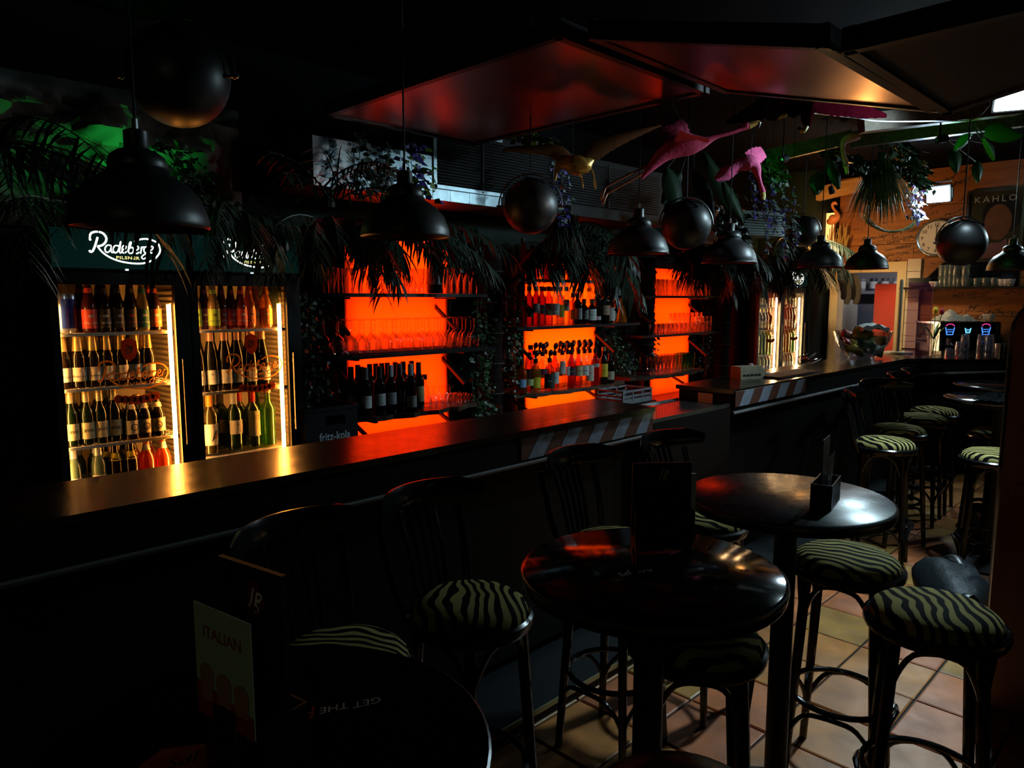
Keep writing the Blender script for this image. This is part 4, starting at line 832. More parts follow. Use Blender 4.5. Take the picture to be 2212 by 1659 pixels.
for z0, z1 in ((0, .03), (.045, .06), (.085, .10)):
    m.box(0, .40, 0, .012, z0, z1); m.box(0, .40, .25, .262, z0, z1); m.box(0, .012, .012, .25, z0, z1); m.box(.388, .40, .012, .25, z0, z1)
for x in (0, .13, .26, .388): m.box(x, x + .012, -.002, .012, 0, .1); m.box(x, x + .012, .25, .264, 0, .1)
m.box(0, .4, 0, .26, -.006, 0); m.build('slatted_body', gp, t, smooth=False)
o = t; t2 = thing('crate_stand', 'dark stand under the grey plastic crate', 'stand', (o.location.x - .02, 3.33, 0)); MB().box(0, .46, 0, .158, .0, o.location.z - .007).build('body', BLKS, t2, smooth=False)
# tetra pack lying on the far counter
t = thing('drink_carton', 'beige drink carton lying on the counter beside the hazard tape', 'carton', PZ(1615, 822, ZT) + Vector((.02, .06, 0)), radians(-18))
m = MB(); m.add([(0, 0, 0), (.20, 0, 0), (.20, .10, 0), (0, .10, 0), (0, .005, .085), (.20, .01, .085), (.20, .09, .085), (0, .095, .085), (.26, .02, .03), (.26, .08, .03)], [(0, 3, 2, 1), (4, 5, 6, 7), (0, 1, 5, 4), (3, 7, 6, 2), (0, 4, 7, 3), (1, 2, 9, 8), (5, 8, 9, 6), (1, 8, 5), (2, 6, 9)])
m.build('body', mat('carton_card', (.42, .36, .24), .6, noise=.3, nscale=20), t, smooth=False); MB().box(.26, .29, .02, .08, .026, .034).build('seal', PAPER, t, smooth=False)
MB().lathe([(0, 0), (.014, 0), (.014, .015), (0, .015)], 12, c=(.14, .05, .085)).build('screw_cap', WHT, t)
m = MB()
for k in range(5): m.box(.02 + k * .035, .045 + k * .035, -.001, 0.004, .02, .032)
m.build('print', INKL, t, smooth=False)
t = thing('drain_mat', 'ribbed red-brown bar mat on the far counter', 'mat', (4.75, 2.16, ZT), 0)
MB().box(0, .7, 0, .2, 0, .006).build('base', BLKM, t, smooth=False)
m = MB()
for k in range(20): m.box(.01 + k * .034, .028 + k * .034, .01, .19, .006, .012)
m.build('rib', mat('mat_red', (.10, .03, .02), .5), t, smooth=False)
for k, (px, py) in enumerate(((1722, 788), (1748, 786))):
    o = tum_p.put(PZ(px, py, ZT + .01) + Vector((0, 0, .03)), 0, ['tipped clear tumbler on the counter below the far coolers', 'second tipped tumbler on the counter below the far coolers'][k]); o.rotation_euler = (1.2, .2, k)
# ================================================================== pendant lamps
COPPER = mat('copper_inside', (.16, .05, .02), .4, .5)
def pendant(x, y, z, label, r=.16, ztop=3.1):
    t = thing('pendant_lamp', label, 'lamp', (x, y, z), 0, 'black dome pendant lamps'); s = r / .16
    prof = [(.160, 0), (.162, .004), (.159, .012), (.160, .020), (.154, .040), (.140, .075), (.115, .105), (.085, .125), (.074, .132), (.066, .145), (.068, .155), (.062, .172), (.045, .185), (.030, .190), (.028, .196), (.028, .232), (.020, .236), (0, .237)]
    MB().lathe([(q * s, h * s) for q, h in prof], 40).build('shade', LAMPM, t)
    MB().lathe([((q - .003) * s, (h - .002) * s) for q, h in prof[:9]] + [(0, .13 * s)], 40).build('shade_lining', COPPER, t)
    MB().lathe([(0, .02), (.02, .022), (.03, .04), (.028, .06), (.014, .09), (.014, .12)], 16, c=(0, 0, .03)).build('bulb', mat('unlit_bulb', (.3, .28, .25), .2), t)
    c = MB(); c.loft([(0, 0, .236 * s), (0, 0, ztop - z)], .0035, 6); c.build('cord', BLKM, t)
    c = MB(); c.loft([(0, 0, .236 * s), (0, 0, .262 * s)], .007, 8); c.build('cord_grip', STEEL, t)
LP = ((305, 492, 277, 'nearest and largest dome pendant lamp, over the first cooler'), (876, 513, 190, 'dome pendant lamp in front of the ventilation grille'), (1378, 549, 131, 'dome pendant lamp between the two globe lamps'), (1574, 569, 116, 'dome pendant lamp over the hazard-taped counter'), (1771, 578, 93, 'dome pendant lamp left of the kitchen door top'), (1871, 581, 87, 'dome pendant lamp above the kitchen door'), (2184, 584, 92, 'dome pendant lamp cut by the picture edge, under the portrait poster'))
for px, py, wd, lab in LP:
    d = F_PX * .32 / wd; p = PD(px, py, d); pendant(p.x, p.y, p.z, lab)
def globe(px, py, wd, label, r=.14, tilt=.35, ztop=3.1, hoop=1.16):
    p = PD(px, py, F_PX * 2 * r / wd); t = thing('globe_lamp', label, 'lamp', p, radians(-45), 'black globe lamps on hoops')
    m = MB(); n = 20; m.lathe([(r * sin(pi * k / n) if 0 < k < n else 0, -r * cos(pi * k / n)) for k in range(0, n - 2)] + [(r * sin(pi * (n - 3) / n) * .97, r * .87)], 36)
    o = m.build('shade', LAMPM, t); o.rotation_euler = (-1.25, 0, tilt)   # open end turned away
    m = MB(); m.lathe([(r * 1.002, -.003), (r * 1.012, 0), (r * 1.002, .003)], 36); o2 = m.build('seam_ring', LAMPM, t); o2.rotation_euler = (-1.25, 0, tilt)
    R = r * hoop; m = MB(); m.loft([(R * cos(a), 0, R * 1.0 * sin(a)) for a in [-.05 + (pi + .1) * k / 28 for k in range(29)]], .0045, 6); m.build('hoop', mat('hoop_metal', (.35, .35, .36), .3, .9), t)
    for s in (-1, 1):
        b = MB(); b.loft([(s * (r - .004), 0, 0), (s * (R + .012), 0, 0)], .006, 8); b.build('pivot', STEEL, t)
    c = MB(); c.loft([(0, 0, R), (0, 0, ztop - p.z)], .004, 6); c.build('cord', BLKM, t)
    c = MB(); c.loft(cr([(0, 0, R), (-.03, -.02, r * 1.02), (-.01, -.06, r * .93), (.05, -.09, r * .80), (.07, -.10, r * .72), (.05, -.11, r * .70)], 5), .0035, 6); c.build('loose_cable', BLKM, t)
globe(1146, 446, 118, 'black globe lamp with hoop nearest the ventilation grille')
globe(1482, 486, 106, 'black globe lamp with hoop behind the pink flamingo feet', hoop=1.1)
globe(1735, 500, 66, 'black globe lamp hidden partly by wisteria')
globe(2077, 525, 98, 'black globe lamp covering the wall clock', hoop=1.14)
globe(385, 165, 210, 'large dark globe lamp hanging close above the first cooler', r=.15)
# ================================================================== flood lights
FLOOD = glow('flood_led', (.75, .95, 1.0), 40.0)
def flood(label, loc, face, w_, h_):
    t = thing('flood_light', label, 'flood light', loc); f = Vector(face).normalized(); s = f.cross(Vector((0, 0, 1))).normalized(); u = s.cross(f)
    b = MB(); b.obox(-f * .03, s * (w_ / 2 + .012), u * (h_ / 2 + .012), f * .02); b.build('housing', BLKS, t, smooth=False)
    MB().obox((0, 0, 0), s * w_ / 2, u * h_ / 2, f * .003).build('led_panel', FLOOD, t, smooth=False)
    b = MB(); b.obox(-f * .03 + s * (w_ / 2 + .02), s * .004, u * .05, f * .012); b.obox(-f * .03 - s * (w_ / 2 + .02), s * .004, u * .05, f * .012); b.obox(-f * .03 + u * .06 + u * (h_ / 2 - .02), s * (w_ / 2 + .024), u * .004, f * .012); b.build('bracket', BLKS, t, smooth=False)
flood('blazing white flood light under the ceiling at the picture edge', Vector((5.0, 1.0, 2.83)), (-.8, -.32, -.42), .16, .15)
flood('smaller white flood light above the wall clock', PX(2026, 420, 7.75), (-.9, .05, -.25), .19, .14)
c = MB(); pts = [PD(x, y, d) for x, y, d in ((1745, 243, 3.9), (1790, 248, 4.0), (1850, 255, 4.2), (1900, 262, 4.3), (2000, 262, 4.35), (2100, 258, 4.4), (2140, 225, 4.4), (2165, 205, 4.38))]
c.loft(cr([tuple(p) for p in pts], 6), .004, 6)
tag(c.build('power_cable', mat('white_cable', (.55, .56, .6), .4)), 'white power cable running along the beam to the flood light', 'cable')
def spot_can(label, loc, tgt, lens, zend):
    t = thing('spot_lamp', label, 'spot lamp', loc); d = (Vector(tgt) - Vector(loc)).normalized()
    m = MB(); m.loft([-d * .07, -d * .065, -d * .02, d * .0], [.012, .022, .026, .028], 12, cap=False); m.build('housing', BLKM, t)
    m = MB(); m.loft([-d * .012, -d * .010], .024, 12); m.build('lens', lens, t); b = -d * .045; MB().loft([b, (b.x, b.y, zend - loc[2])], .006, 6).build('stem', BLKM, t)
GLN = glow('green_lens', (.02, 1, .12), 1.0); WLN = glow('white_lens', (.9, .95, 1), 1.0)
spot_can('small green spot lamp standing on the first cooler before the rocks', (1.25, 3.66, 2.16), (1.15, 3.85, 2.5), GLN, 2.0)
spot_can('small green spot lamp hanging beside the ivy under the beams', (4.98, 2.30, 2.66), (5.5, 2.3, 2.80), GLN, 3.1)
spot_can('small green spot lamp hanging near the large green-lit leaf', (5.35, 1.42, 2.72), (5.75, 1.2, 2.86), GLN, 3.1)
spot_can('small white spot lamp added to brighten the pink flamingo', (4.2, .15, 2.45), (2.9, 1.8, 2.40), WLN, 3.1)  # fixture made up for the added flamingo lamp
spot_can('small warm spot lamp on the ceiling above the kitchen doorway', (7.2, 2.85, 2.7), (7.95, 2.75, 1.5), WLN, 3.1)
# ================================================================== tables
TBL = mat('table_black', (.004, .004, .005), .10, spec=.12, noise=.3, nscale=6, rnoise=.03)
TBLS = mat('table_black_satin', (.004, .004, .005), .27, spec=.5, noise=.3, nscale=6, rnoise=.03)
TBLM = mat('table_black_matt', (.002, .002, .0025), .8, spec=0.0)
def table(x, y, z, r, label, tm=None):
    t = thing('bar_table', label, 'table', (x, y, 0), 0, 'round black bar tables')
    MB().lathe([(0, z), (r - .008, z), (r - .002, z - .004), (r, z - .012), (r, z - .028), (r - .004, z - .036), (r - .02, z - .04), (0, z - .04)], 64).build('tabletop', tm or TBL, t)
    MB().lathe([(r - .0025, z - .0035), (r + .0012, z - .006), (r + .0018, z - .014), (r + .0004, z - .018)], 64).build('edge_band', mat('edge_chrome', (.16, .17, .18), .25, .9), t)
    MB().lathe([(.035, .05), (.035, z - .06), (.10, z - .05), (.10, z - .04)], 20).build('column', BLKS, t)
    MB().lathe([(0, 0), (.22, 0), (.22, .012), (.06, .03), (.036, .055)], 32).build('base', BLKS, t)
    return t
TZ = 1.08
table(.42, .90, TZ, .31, 'round black bar table nearest the camera, holding the italian drinks card', TBLM)
table(1.365, .91, TZ, .30, 'round black bar table in the middle with dark menu stand')
table(2.185, .955, TZ, .31, 'round black bar table with blue sheen and upright menu holder', TBLS)
table(5.32, 1.00, TZ, .31, 'far round bar table with a crumpled black cloth, cut by the partition')
table(6.15, 1.15, TZ, .31, 'farthest round bar table, behind the one with the cloth')
# prints on the table tops
def prints(loc, ang, items, label):
    ux, uy = Vector((cos(ang), sin(ang), 0)), Vector((-sin(ang), cos(ang), 0))
    t = thing('table_sticker', label, 'sticker', loc)
    for kind, tx, sz, dx, dy, mt in items:
        m = MB(); o = ux * dx + uy * dy + Vector((0, 0, .0015))
        if kind == 't': text_on(m, tx, sz, o, ux, uy, shear=.2)
        else: m.add([o + ux * a + uy * b for a, b in tx], [tuple(range(len(tx)))])
        m.build('lettering' if kind == 't' else 'printed_shape', mt, t, smooth=False)
PRW = mat('print_white', (.30, .33, .34), .5); PRR = mat('print_red', (.16, .005, .004), .6, spec=.05)
arrow = [(-.06, -.008), (.02, -.008), (.02, -.022), (.06, .004), (.02, .030), (.02, .016), (-.06, .016)]
p = PZ(740, 1525, TZ); prints(p, radians(158), [('t', 'GET', .024, -.038, .006, PRW), ('t', 'THE', .024, .012, .002, PRW), ('t', 'Real', .045, .075, 0, PRR)], 'white and red slogan printed on the nearest table top')
p = PZ(400, 1640, TZ); prints(p, radians(158), [('p', [(-.05, -.02), (.03, -.035), (.06, 0), (.03, .035), (-.05, .03)], 0, 0, 0, PRR), ('t', 'JPS', .032, .0, 0.002, PRW), ('t', 'PLAY', .018, -.075, .0, PRW)], 'red printed logo at the lower edge of the nearest table top')
p = PZ(1350, 1240, TZ); prints(p, radians(160), [('t', 'JPS', .028, .0, 0, PRW), ('t', 'PLAY', .018, -.05, .006, PRW)], 'faded logo lettering printed on the middle table top')
p = PZ(1425, 1195, TZ); prints(p, radians(-45 + 8), [('p', arrow, 0, 0, 0, PRR)], 'red arrow printed on the middle table top')
# menu stands
def menu_stand(loc, rz, label, cards):
    t = thing('menu_holder', label, 'menu holder', loc, rz)
    b = MB(); b.box(-.075, .075, -.03, -.027, 0, .075); b.box(-.075, .075, .027, .03, 0, .075); b.box(-.075, -.072, -.027, .027, 0, .075); b.box(.072, .075, -.027, .027, 0, .075); b.box(-.072, .072, -.027, .027, 0, .004)
    b.build('box', BLKS, t, smooth=False)
    m = MB()
    for k in range(9): m.box(-.06 + k * .014, -.0585 + k * .014, -.0308, -.0302, .006, .06 - .02 * (k % 2))
    m.build('print', mat('faint_print', (.05, .05, .055), .5), t, smooth=False)
    return t
MENU = mat('menu_black', (.007, .006, .006), .4)
def jps(m_parent, x, y, z, s=1.0):
    q = MB(); q.add([(x - .016 * s, y, z - .034 * s), (x + .004 * s, y, z - .034 * s), (x + .03 * s, y, z), (x + .004 * s, y, z + .034 * s), (x - .016 * s, y, z + .034 * s)], [(0, 1, 2, 3, 4)]); q.build('red_emblem', PRR, m_parent, smooth=False)
    q = MB(); text_on(q, 'J', .04 * s, (x - .007 * s, y - .0006, z + .006 * s), (1, 0, 0), (0, 0, 1), shear=.3); text_on(q, 'P', .04 * s, (x + .008 * s, y - .0006, z), (1, 0, 0), (0, 0, 1), shear=.3); text_on(q, 'S', .034 * s, (x + .006 * s, y - .0006, z - .012 * s), (1, 0, 0), (0, 0, 1), shear=.3); q.build('lettering', mat('emblem_ink', (.75, .73, .70), .6), m_parent, smooth=False)
ARZ = radians(-45)
# table one: black board and italian card, seen turned
hp = Vector((.413, .918, TZ)); t1 = menu_stand(hp, radians(-79), 'black menu stand on the nearest bar table behind the italian card', None)
bd = MB().box(-.069, .069, .0, .008, .005, .26).build('menu_board', MENU, t1, smooth=False); jps(bd, .01, -.0008, .215, .8)
cp = PZ(470, 1565, TZ); cd = thing('drinks_card', 'pale drinks card headed ITALIAN with drawn red and orange glasses', 'card', (.345, .85, TZ), radians(-80))
c = MB().box(-.059, .059, 0, .0015, .09, .238).build('card', mat('card_pale', (.55, .58, .42), .6), cd, smooth=False)
m = MB(); text_on(m, 'ITALIAN', .022, (.0, -.0006, .203), (1, 0, 0), (0, 0, 1), bold=.0003); m.build('lettering', mat('card_red', (.45, .07, .05), .6), c, smooth=False)
m = MB(); m.add([(-.059, -.0005, .09), (.059, -.0005, .09), (.059, -.0005, .118), (-.059, -.0005, .135)], [(0, 1, 2, 3)]); m.build('red_band', mat('card_band', (.42, .03, .02), .6), c, smooth=False)
m = MB()
for x, w_, h_ in ((-.036, .024, .05), (0, .026, .045), (.036, .024, .04)):
    q = [(x - w_ / 2, .112), (x + w_ / 2, .112), (x + w_ / 2 + .003, .112 + h_ * .8)] + [(x + w_ / 2 * cos(a), .112 + h_ * .8 + .010 * sin(a)) for a in (.5, 1, 1.57, 2.1, 2.6)] + [(x - w_ / 2 - .003, .112 + h_ * .8)]
    m.add([(a, -.0009, b) for a, b in q], [tuple(range(len(q)))])
m.build('drawn_glass', mat('card_orange', (.55, .20, .08), .6), c, smooth=False)
b = MB(); b.lathe([(0, 0), (.040, 0), (.040, .005), (.020, .012), (.018, .09), (.024, .10), (.024, .112), (0, .115)], 14, sy=.35); b.build('card_foot', BLKS, cd)
# table two: tall board seen flat on, pale strip beside it
hp = PZ(1428, 1156, TZ); t2 = menu_stand(hp, ARZ + radians(4), 'black menu stand on the middle bar table with tall dark board', None); 
bd = MB().box(-.080, .075, -.004, .004, .005, .195).build('menu_board', MENU, t2, smooth=False); jps(bd, .0, -.0048, .165, .7)
MB().box(.076, .088, -.006, .004, .006, .165).build('pale_strip', mat('strip_grey', (.78, .79, .88), .6), t2, smooth=False)
m = MB(); text_on(m, 'Rauchen ist todlich', .008, (-.01, -.0048, .022), (1, 0, 0), (0, 0, 1)); m.build('lettering', PRW, bd, smooth=False)
# table three: edge-on holder
hp = PZ(1782, 1088, TZ); t3 = menu_stand(hp, radians(12), 'black menu box seen edge-on on the blue-sheened table', None)
MB().obox((.02, .008, .10), (.055, 0, 0), (0, .0015, 0), (0, 0, .10)).build('menu_board', MENU, t3, smooth=False)
m = MB(); pts = [(-.06, -.012, .01), (-.06, -.014, .15), (.0, -.02, .165), (.0, -.012, .01)]; m.add(pts + [(x, y + .0015, z) for x, y, z in pts], [(0, 1, 2, 3), (7, 6, 5, 4), (0, 4, 5, 1), (1, 5, 6, 2), (2, 6, 7, 3)]); m.build('folded_card', mat('card_dark_grey', (.16, .17, .18), .35), t3, smooth=False)
# black cloth on far table
t = MB(); rn = random.Random(4)
n = 14; vs = []
for i in range(n + 1):
    for j in range(n + 1): vs.append((-.15 + .30 * i / n + rn.uniform(-.008, .008), -.09 + .18 * j / n + rn.uniform(-.008, .008), .006 + .045 * abs(sin(i * 1.3 + j * .6)) * sin(pi * i / n) * sin(pi * j / n) + rn.uniform(0, .012)))
t.add(vs, [(i * (n + 1) + j, (i + 1) * (n + 1) + j, (i + 1) * (n + 1) + j + 1, i * (n + 1) + j + 1) for i in range(n) for j in range(n)])
tag(t.build('crumpled_cloth', mat('black_cloth', (.004, .0045, .005), .8, spec=.0), None, tuple(PZ(2150, 865, TZ + .001))), 'crumpled black cloth on the far bar table', 'cloth')
# ================================================================== stools and bar chairs
def cushion(mb, r, z0, z1):
    mb.lathe([(r * .985, z0), (r * .995, z0 + (z1 - z0) * .25), (r * .96, z0 + (z1 - z0) * .55), (r * .82, z0 + (z1 - z0) * .82), (r * .55, z0 + (z1 - z0) * .96), (r * .25, z1), (0, z1)], 40)
def stool_proto(back, seatmat, r=.185, zs=.80):
    t = thing('bar_chair' if back else 'bar_stool', 'stool', 'chair' if back else 'stool')
    m = MB(); cushion(m, r - .012, zs - .035, zs + .03); m.build('seat_cushion', seatmat, t)
    MB().lathe([(r - .03, zs - .055), (r - .002, zs - .055), (r + .004, zs - .04), (r + .003, zs - .025), (r - .006, zs - .018), (r - .016, zs - .026)], 44).build('seat_ring', BLK, t)
    A = [pi / 4 + k * pi / 2 for k in range(4)]
    def lp(a, z): q = (zs - .05 - z) / (zs - .05); rr = (r - .035) + .055 * q; return Vector((rr * cos(a), rr * sin(a), z))
    for a in A:
        m = MB(); m.loft([lp(a, zs - .05), lp(a, .5), lp(a, 0)], [.018, .0175, .014], 8); m.build('leg', BLK, t)
    zr = .30; rr = (r - .035) + .055 * (zs - .05 - zr) / (zs - .05) - .016
    m = MB(); m.loft([(rr * cos(a), rr * sin(a), zr) for a in [2 * pi * k / 32 for k in range(32)]], .0105, 8, closed=True); m.build('foot_ring', BLK, t)
    for k in range(4):                        # bent braces: arches below the seat and below the ring
        a0, a1 = A[k], A[k] + pi / 2
        for zt, dz, nm in ((zs - .06, .17, 'seat_brace'), (zr - .01, .13, 'ring_brace')):
            p0, p1 = lp(a0, zt - dz), lp(a1, zt - dz); am = (a0 + a1) / 2; q = lp(am, zt)
            pts = [tuple(p0), tuple(lp(a0 + .12, zt - dz * .55)), tuple(lp(a0 + .38, zt - dz * .12)), tuple(q), tuple(lp(a1 - .38, zt - dz * .12)), tuple(lp(a1 - .12, zt - dz * .55)), tuple(p1)]
            # two separate curved braces springing from each leg
            m = MB(); m.loft(cr(pts[:4], 4), .0085, 6); m.loft(cr(pts[3:], 4), .0085, 6); m.build(nm, BLK, t)
    if back:
        zt = 1.09; yb = r + .045
        for s in (-1, 1):
            m = MB(); m.loft(cr([(s * .125, r * .72, zs - .06), (s * .150, r * .93, zs + .06), (s * .158, r + .012, zs + .16), (s * .160, yb - .004, zt - .03)], 5), .013, 8); m.build('back_post', BLK, t)
        arc = [(x, yb + .012 - .055 * (x / .19) ** 2 * 1.6 + .01, zt) for x in [-.205 + .41 * k / 14 for k in range(15)]]
        m = MB(); vs = []; n = 10
        for i, (x, y, z) in enumerate(arc):
            e = min(i, 14 - i); hh = .042 if e > 1 else (.034 if e == 1 else .022); tt = .012 if e > 0 else .008
            for k in range(n): a = 2 * pi * k / n; vs.append((x, y + tt * cos(a), z + hh * sin(a) - .004))
        fs = [(i * n + k, i * n + (k + 1) % n, (i + 1) * n + (k + 1) % n, (i + 1) * n + k) for i in range(14) for k in range(n)] + [tuple(range(n))[::-1], tuple(14 * n + k for k in range(n))]
        m.add(vs, fs); m.build('top_rail', BLK, t)
        for x in (-.07, -.035, 0, .035, .07):
            m = MB(); m.loft([(x * .8, r * .86, zs - .02), (x * .95, r + .01, zs + .13), (x, yb + .012, zt - .03)], .0075, 6); m.build('back_slat', BLK, t)
    return Proto(t)
zeb = [zebra('zebra_plush_%d' % k, k * 1.0) for k in range(5)]
DARKS = mat('black_leather', (.010, .011, .012), .35, bump=.1, bscale=60)
sp = [stool_proto(False, z) for z in zeb[:3]]; spd = stool_proto(False, DARKS); cp_ = [stool_proto(True, z) for z in zeb[2:5]]
GSx = 'backless zebra stools'
sp[0].put((2.545, .892, 0), radians(10), 'zebra stool between the blue-sheened table and the partition', GSx)
sp[1].put((2.275, .545, 0), radians(20), 'zebra stool nearest the camera beside the partition, brightly lit', GSx)
sp[2].put((1.67, .965, 0), radians(35), 'zebra stool pushed under the middle table', GSx)
sp[0].put((4.88, .92, 0), radians(15), 'zebra stool half hidden by the partition, nearer of the far pair', GSx)
sp[1].put((5.68, 1.06, 0), radians(40), 'zebra stool half hidden by the partition, farther of the far pair', GSx)
spd.put((1.05, .62, 0), radians(12), 'dark leather stool at the bottom edge of the picture')
GC = 'zebra bar chairs along the counter'
for k, (x, y, rz, lab) in enumerate(((.92, 1.53, 4, 'zebra bar chair nearest the camera, behind the italian card'), (1.36, 1.535, 3, 'zebra bar chair with its seat in view between the two nearest tables'), (2.10, 1.56, 3, 'zebra bar chair behind the middle table at the hazard-striped counter'), (2.61, 1.50, -6, 'zebra bar chair at the striped end of the near counter'), (4.82, 1.50, 12, 'zebra bar chair at the far counter, first of four, back turned sideways'), (5.38, 1.60, -38, 'zebra bar chair at the far counter, second of four, backrest facing the camera'), (6.02, 1.63, 5, 'zebra bar chair at the far counter, third of four'), (6.46, 1.66, 5, 'zebra bar chair at the far counter, last of four'))):
    cp_[k % 3].put((x, y, 0), radians(rz), lab, GC)
# ================================================================== backpack on the floor
t = thing('backpack', 'black backpack lying on the tiles beside the partition', 'backpack', (4.35, .98, 0), radians(25))
m = MB(); vs = []; n = 18; prof = [(0, .02, .0), (.10, .16, .02), (.16, .20, .10), (.17, .19, .16), (.13, .15, .21), (.06, .08, .235)]
NYL = mat('black_nylon', (.006, .008, .010), .5, spec=.14, bump=.5, bscale=25)
bod = MB(); bod.loft([(-.24, 0, .10), (-.22, 0, .11), (-.12, 0, .13), (0, 0, .145), (.12, 0, .135), (.20, 0, .11), (.23, 0, .08)], [.03, .11, .15, .165, .155, .11, .04], 20, flat=(1.05, .82)); 
from mathutils import noise as NZ_
bod.v = [(x + .02 * NZ_.noise(Vector((x * 9, y * 9, z * 9))), y + .03 * NZ_.noise(Vector((x * 11 + 5, y * 7, z * 9))), max(.002, z + .035 * NZ_.noise(Vector((x * 8, y * 14 + 3, z * 5))))) for x, y, z in bod.v]
bod.build('body', NYL, t)
MB().loft([(-.02, -.13, .06), (.0, -.16, .10), (.02, -.155, .14), (.04, -.12, .19)], [.04, .075, .07, .03], 14, flat=(1.3, .5)).build('pocket', NYL, t)
b = MB(); b.loft(cr([(.02, -.06, .255), (.08, -.04, .285), (.12, .0, .27), (.15, .04, .22)], 5), .012, 6, flat=(1.6, .5)); b.build('strap', BLKS, t)
b = MB(); b.loft(cr([(-.20, -.05, .17), (-.25, -.02, .20), (-.28, .05, .13), (-.30, .08, .02)], 5), .012, 6, flat=(1.8, .4)); b.build('strap', BLKS, t)
b = MB(); b.loft([(.05, -.14, .20), (.12, -.13, .18), (.18, -.09, .15)], .008, 6); b.build('zip', CHROME, t)
t = thing('waste_bin', 'round black bin standing behind the backpack', 'bin', tuple(PZ(2110, 1190, 0) + Vector((.15, 0, 0)))); MB().lathe([(0, 0), (.10, 0), (.125, .26), (.13, .265), (.122, .262), (.098, .01), (0, .01)], 28).build('body', BLK, t)
MB().lathe([(.124, .258), (.132, .262), (.124, .268)], 28).build('rim', BLKS, t)
flood('added white flood light, out of view beyond the partition', Vector((8.42, .18, 2.80)), (-.9, .28, -.3), .19, .14)  # unseen fixture made up for the added side flood
t = thing('exit_sign', 'small green emergency exit sign on the dark side wall', 'sign', (-2.49, -.4, 2.3)); MB().box(0, .03, -.14, .14, -.07, .07).build('box', WHT, t, smooth=False)
MB().box(.03, .033, -.13, .13, -.06, .06).build('green_face', glow('exit_green', (.05, .9, .25), 1.2), t, smooth=False); m = MB(); text_on(m, 'EXIT', .075, (.0335, 0, 0), (0, 1, 0), (0, 0, 1)); m.build('lettering', glow('exit_white', (.8, 1, .85), 1.5), t, smooth=False)
# ================================================================== ventilation unit over the niches
DUCT = mat('galvanised_duct', (.24, .31, .34), .38, .92, noise=.25, nscale=18, bump=.06, bscale=120)
t = thing('ventilation_unit', 'silver ventilation duct with long black slatted grille above the niches', 'ventilation', (0, 3.55, 0))
MB().box(2.86, 3.45, .004, .46, 2.31, 2.75).build('casing', DUCT, t, smooth=False); MB().box(3.4505, 5.4, .004, .46, 2.31, 2.75).build('shaded_casing', BLKM, t, smooth=False); MB().box(2.05, 2.859, .004, .46, 2.31, 2.56).build('casing', DUCT, t, smooth=False)  # black stretch of casing stands in for the unlit end of the duct
for x0, x1, z0, z1 in ((2.05, 2.15, 2.30, 2.558), (2.153, 2.30, 2.30, 2.558), (2.303, 2.86, 2.30, 2.558)):
    MB().box(x0, x1, -.002, .003, z0, z1).build('sheet', DUCT, t, smooth=False)
for k, (x0, x1) in enumerate(((2.863, 3.0), (3.003, 3.16), (3.163, 3.29), (3.293, 3.42))):
    MB().box(x0, x1, -.002, .003, 2.30, 2.366).build('sheet', DUCT, t, smooth=False)
fr = MB(); fr.box(2.865, 2.89, -.012, 0, 2.37, 2.74); fr.box(2.865, 3.45, -.012, 0, 2.37, 2.392); fr.box(2.865, 3.45, -.012, 0, 2.72, 2.74); gf = fr.build('grille_frame', DUCT, t, smooth=False)
MB().box(2.89, 5.3, -.006, .0, 2.392, 2.72).build('backing', BLKM, gf, smooth=False)
sl = MB(); sl.obox((0, 0, 0), (1.205, 0, 0), (0, .005, .003), (0, -.0008, .0014)); sm = sl.mesh('slat', mat('slat_grey', (.008, .009, .010), .5, 0.0, spec=.2), False)
for k in range(17): link('slat', sm, gf, (4.095, -.011, 2.400 + k * .0186))
for x in (3.27, 3.95, 4.6): MB().box(x - .005, x + .005, -.020, -.013, 2.392, 2.72).build('divider', mat('slat_grey', (.008, .009, .010), .5, 0.0, spec=.2), gf, smooth=False)
for x in (2.875, 3.27, 3.6):
    MB().lathe([(.006, 0), (.005, .003), (0, .004)], 10).build('rivet', BLKM, gf, (x, -.0135, 2.381)).rotation_euler = (pi / 2, 0, 0)
t = thing('ventilation_unit', 'small pale ventilation outlet behind the wisteria', 'ventilation', PD(1600, 480, 6.1), radians(-20))
MB().box(0, .5, 0, .3, -.10, .10).build('casing', mat('pale_casing', (.40, .48, .52), .4), t, smooth=False)
for k in range(8): MB().box(.02, .48, -.012, -.002, -.085 + k * .022, -.077 + k * .022).build('slat', mat('slat_pale', (.35, .4, .44), .4), t, smooth=False)
# ================================================================== rock relief over the coolers
def rock(label, x0, x1, z0, z1, y, amp, m, seed, cat='rock'):
    from mathutils import noise as N_
    nx, nz = 60, 40; vs = []
    for i in range(nx + 1):
        for j in range(nz + 1):
            u, v = i / nx, j / nz; x, z = x0 + (x1 - x0) * u, z0 + (z1 - z0) * v
            e = min(u, 1 - u, v, 1 - v); f = min(1, e * 6)
            n_ = N_.fractal(Vector((x * 3 + seed, z * 5, seed)), 1.0, 2.0, 5) + .5 * abs(N_.noise(Vector((x * 2.2, z * 9 + x * 2, seed * 2))))
            vs.append((x, y - f * (amp * (.55 + .8 * n_)), z))
    o = len(vs); vs += [(x0, y + .02, z0), (x1, y + .02, z0), (x1, y + .02, z1), (x0, y + .02, z1)]
    fs = [(i * (nz + 1) + j, (i + 1) * (nz + 1) + j, (i + 1) * (nz + 1) + j + 1, i * (nz + 1) + j + 1) for i in range(nx) for j in range(nz)] + [(o + 3, o + 2, o + 1, o)]
    mb = MB(); mb.add(vs, fs); o = mb.build('rock_relief', m); return tag(o, label, cat)
ROCK = mat('rock_plaster', (.085, .082, .072), .8, noise=.4, nscale=4, bump=.3, bscale=25)
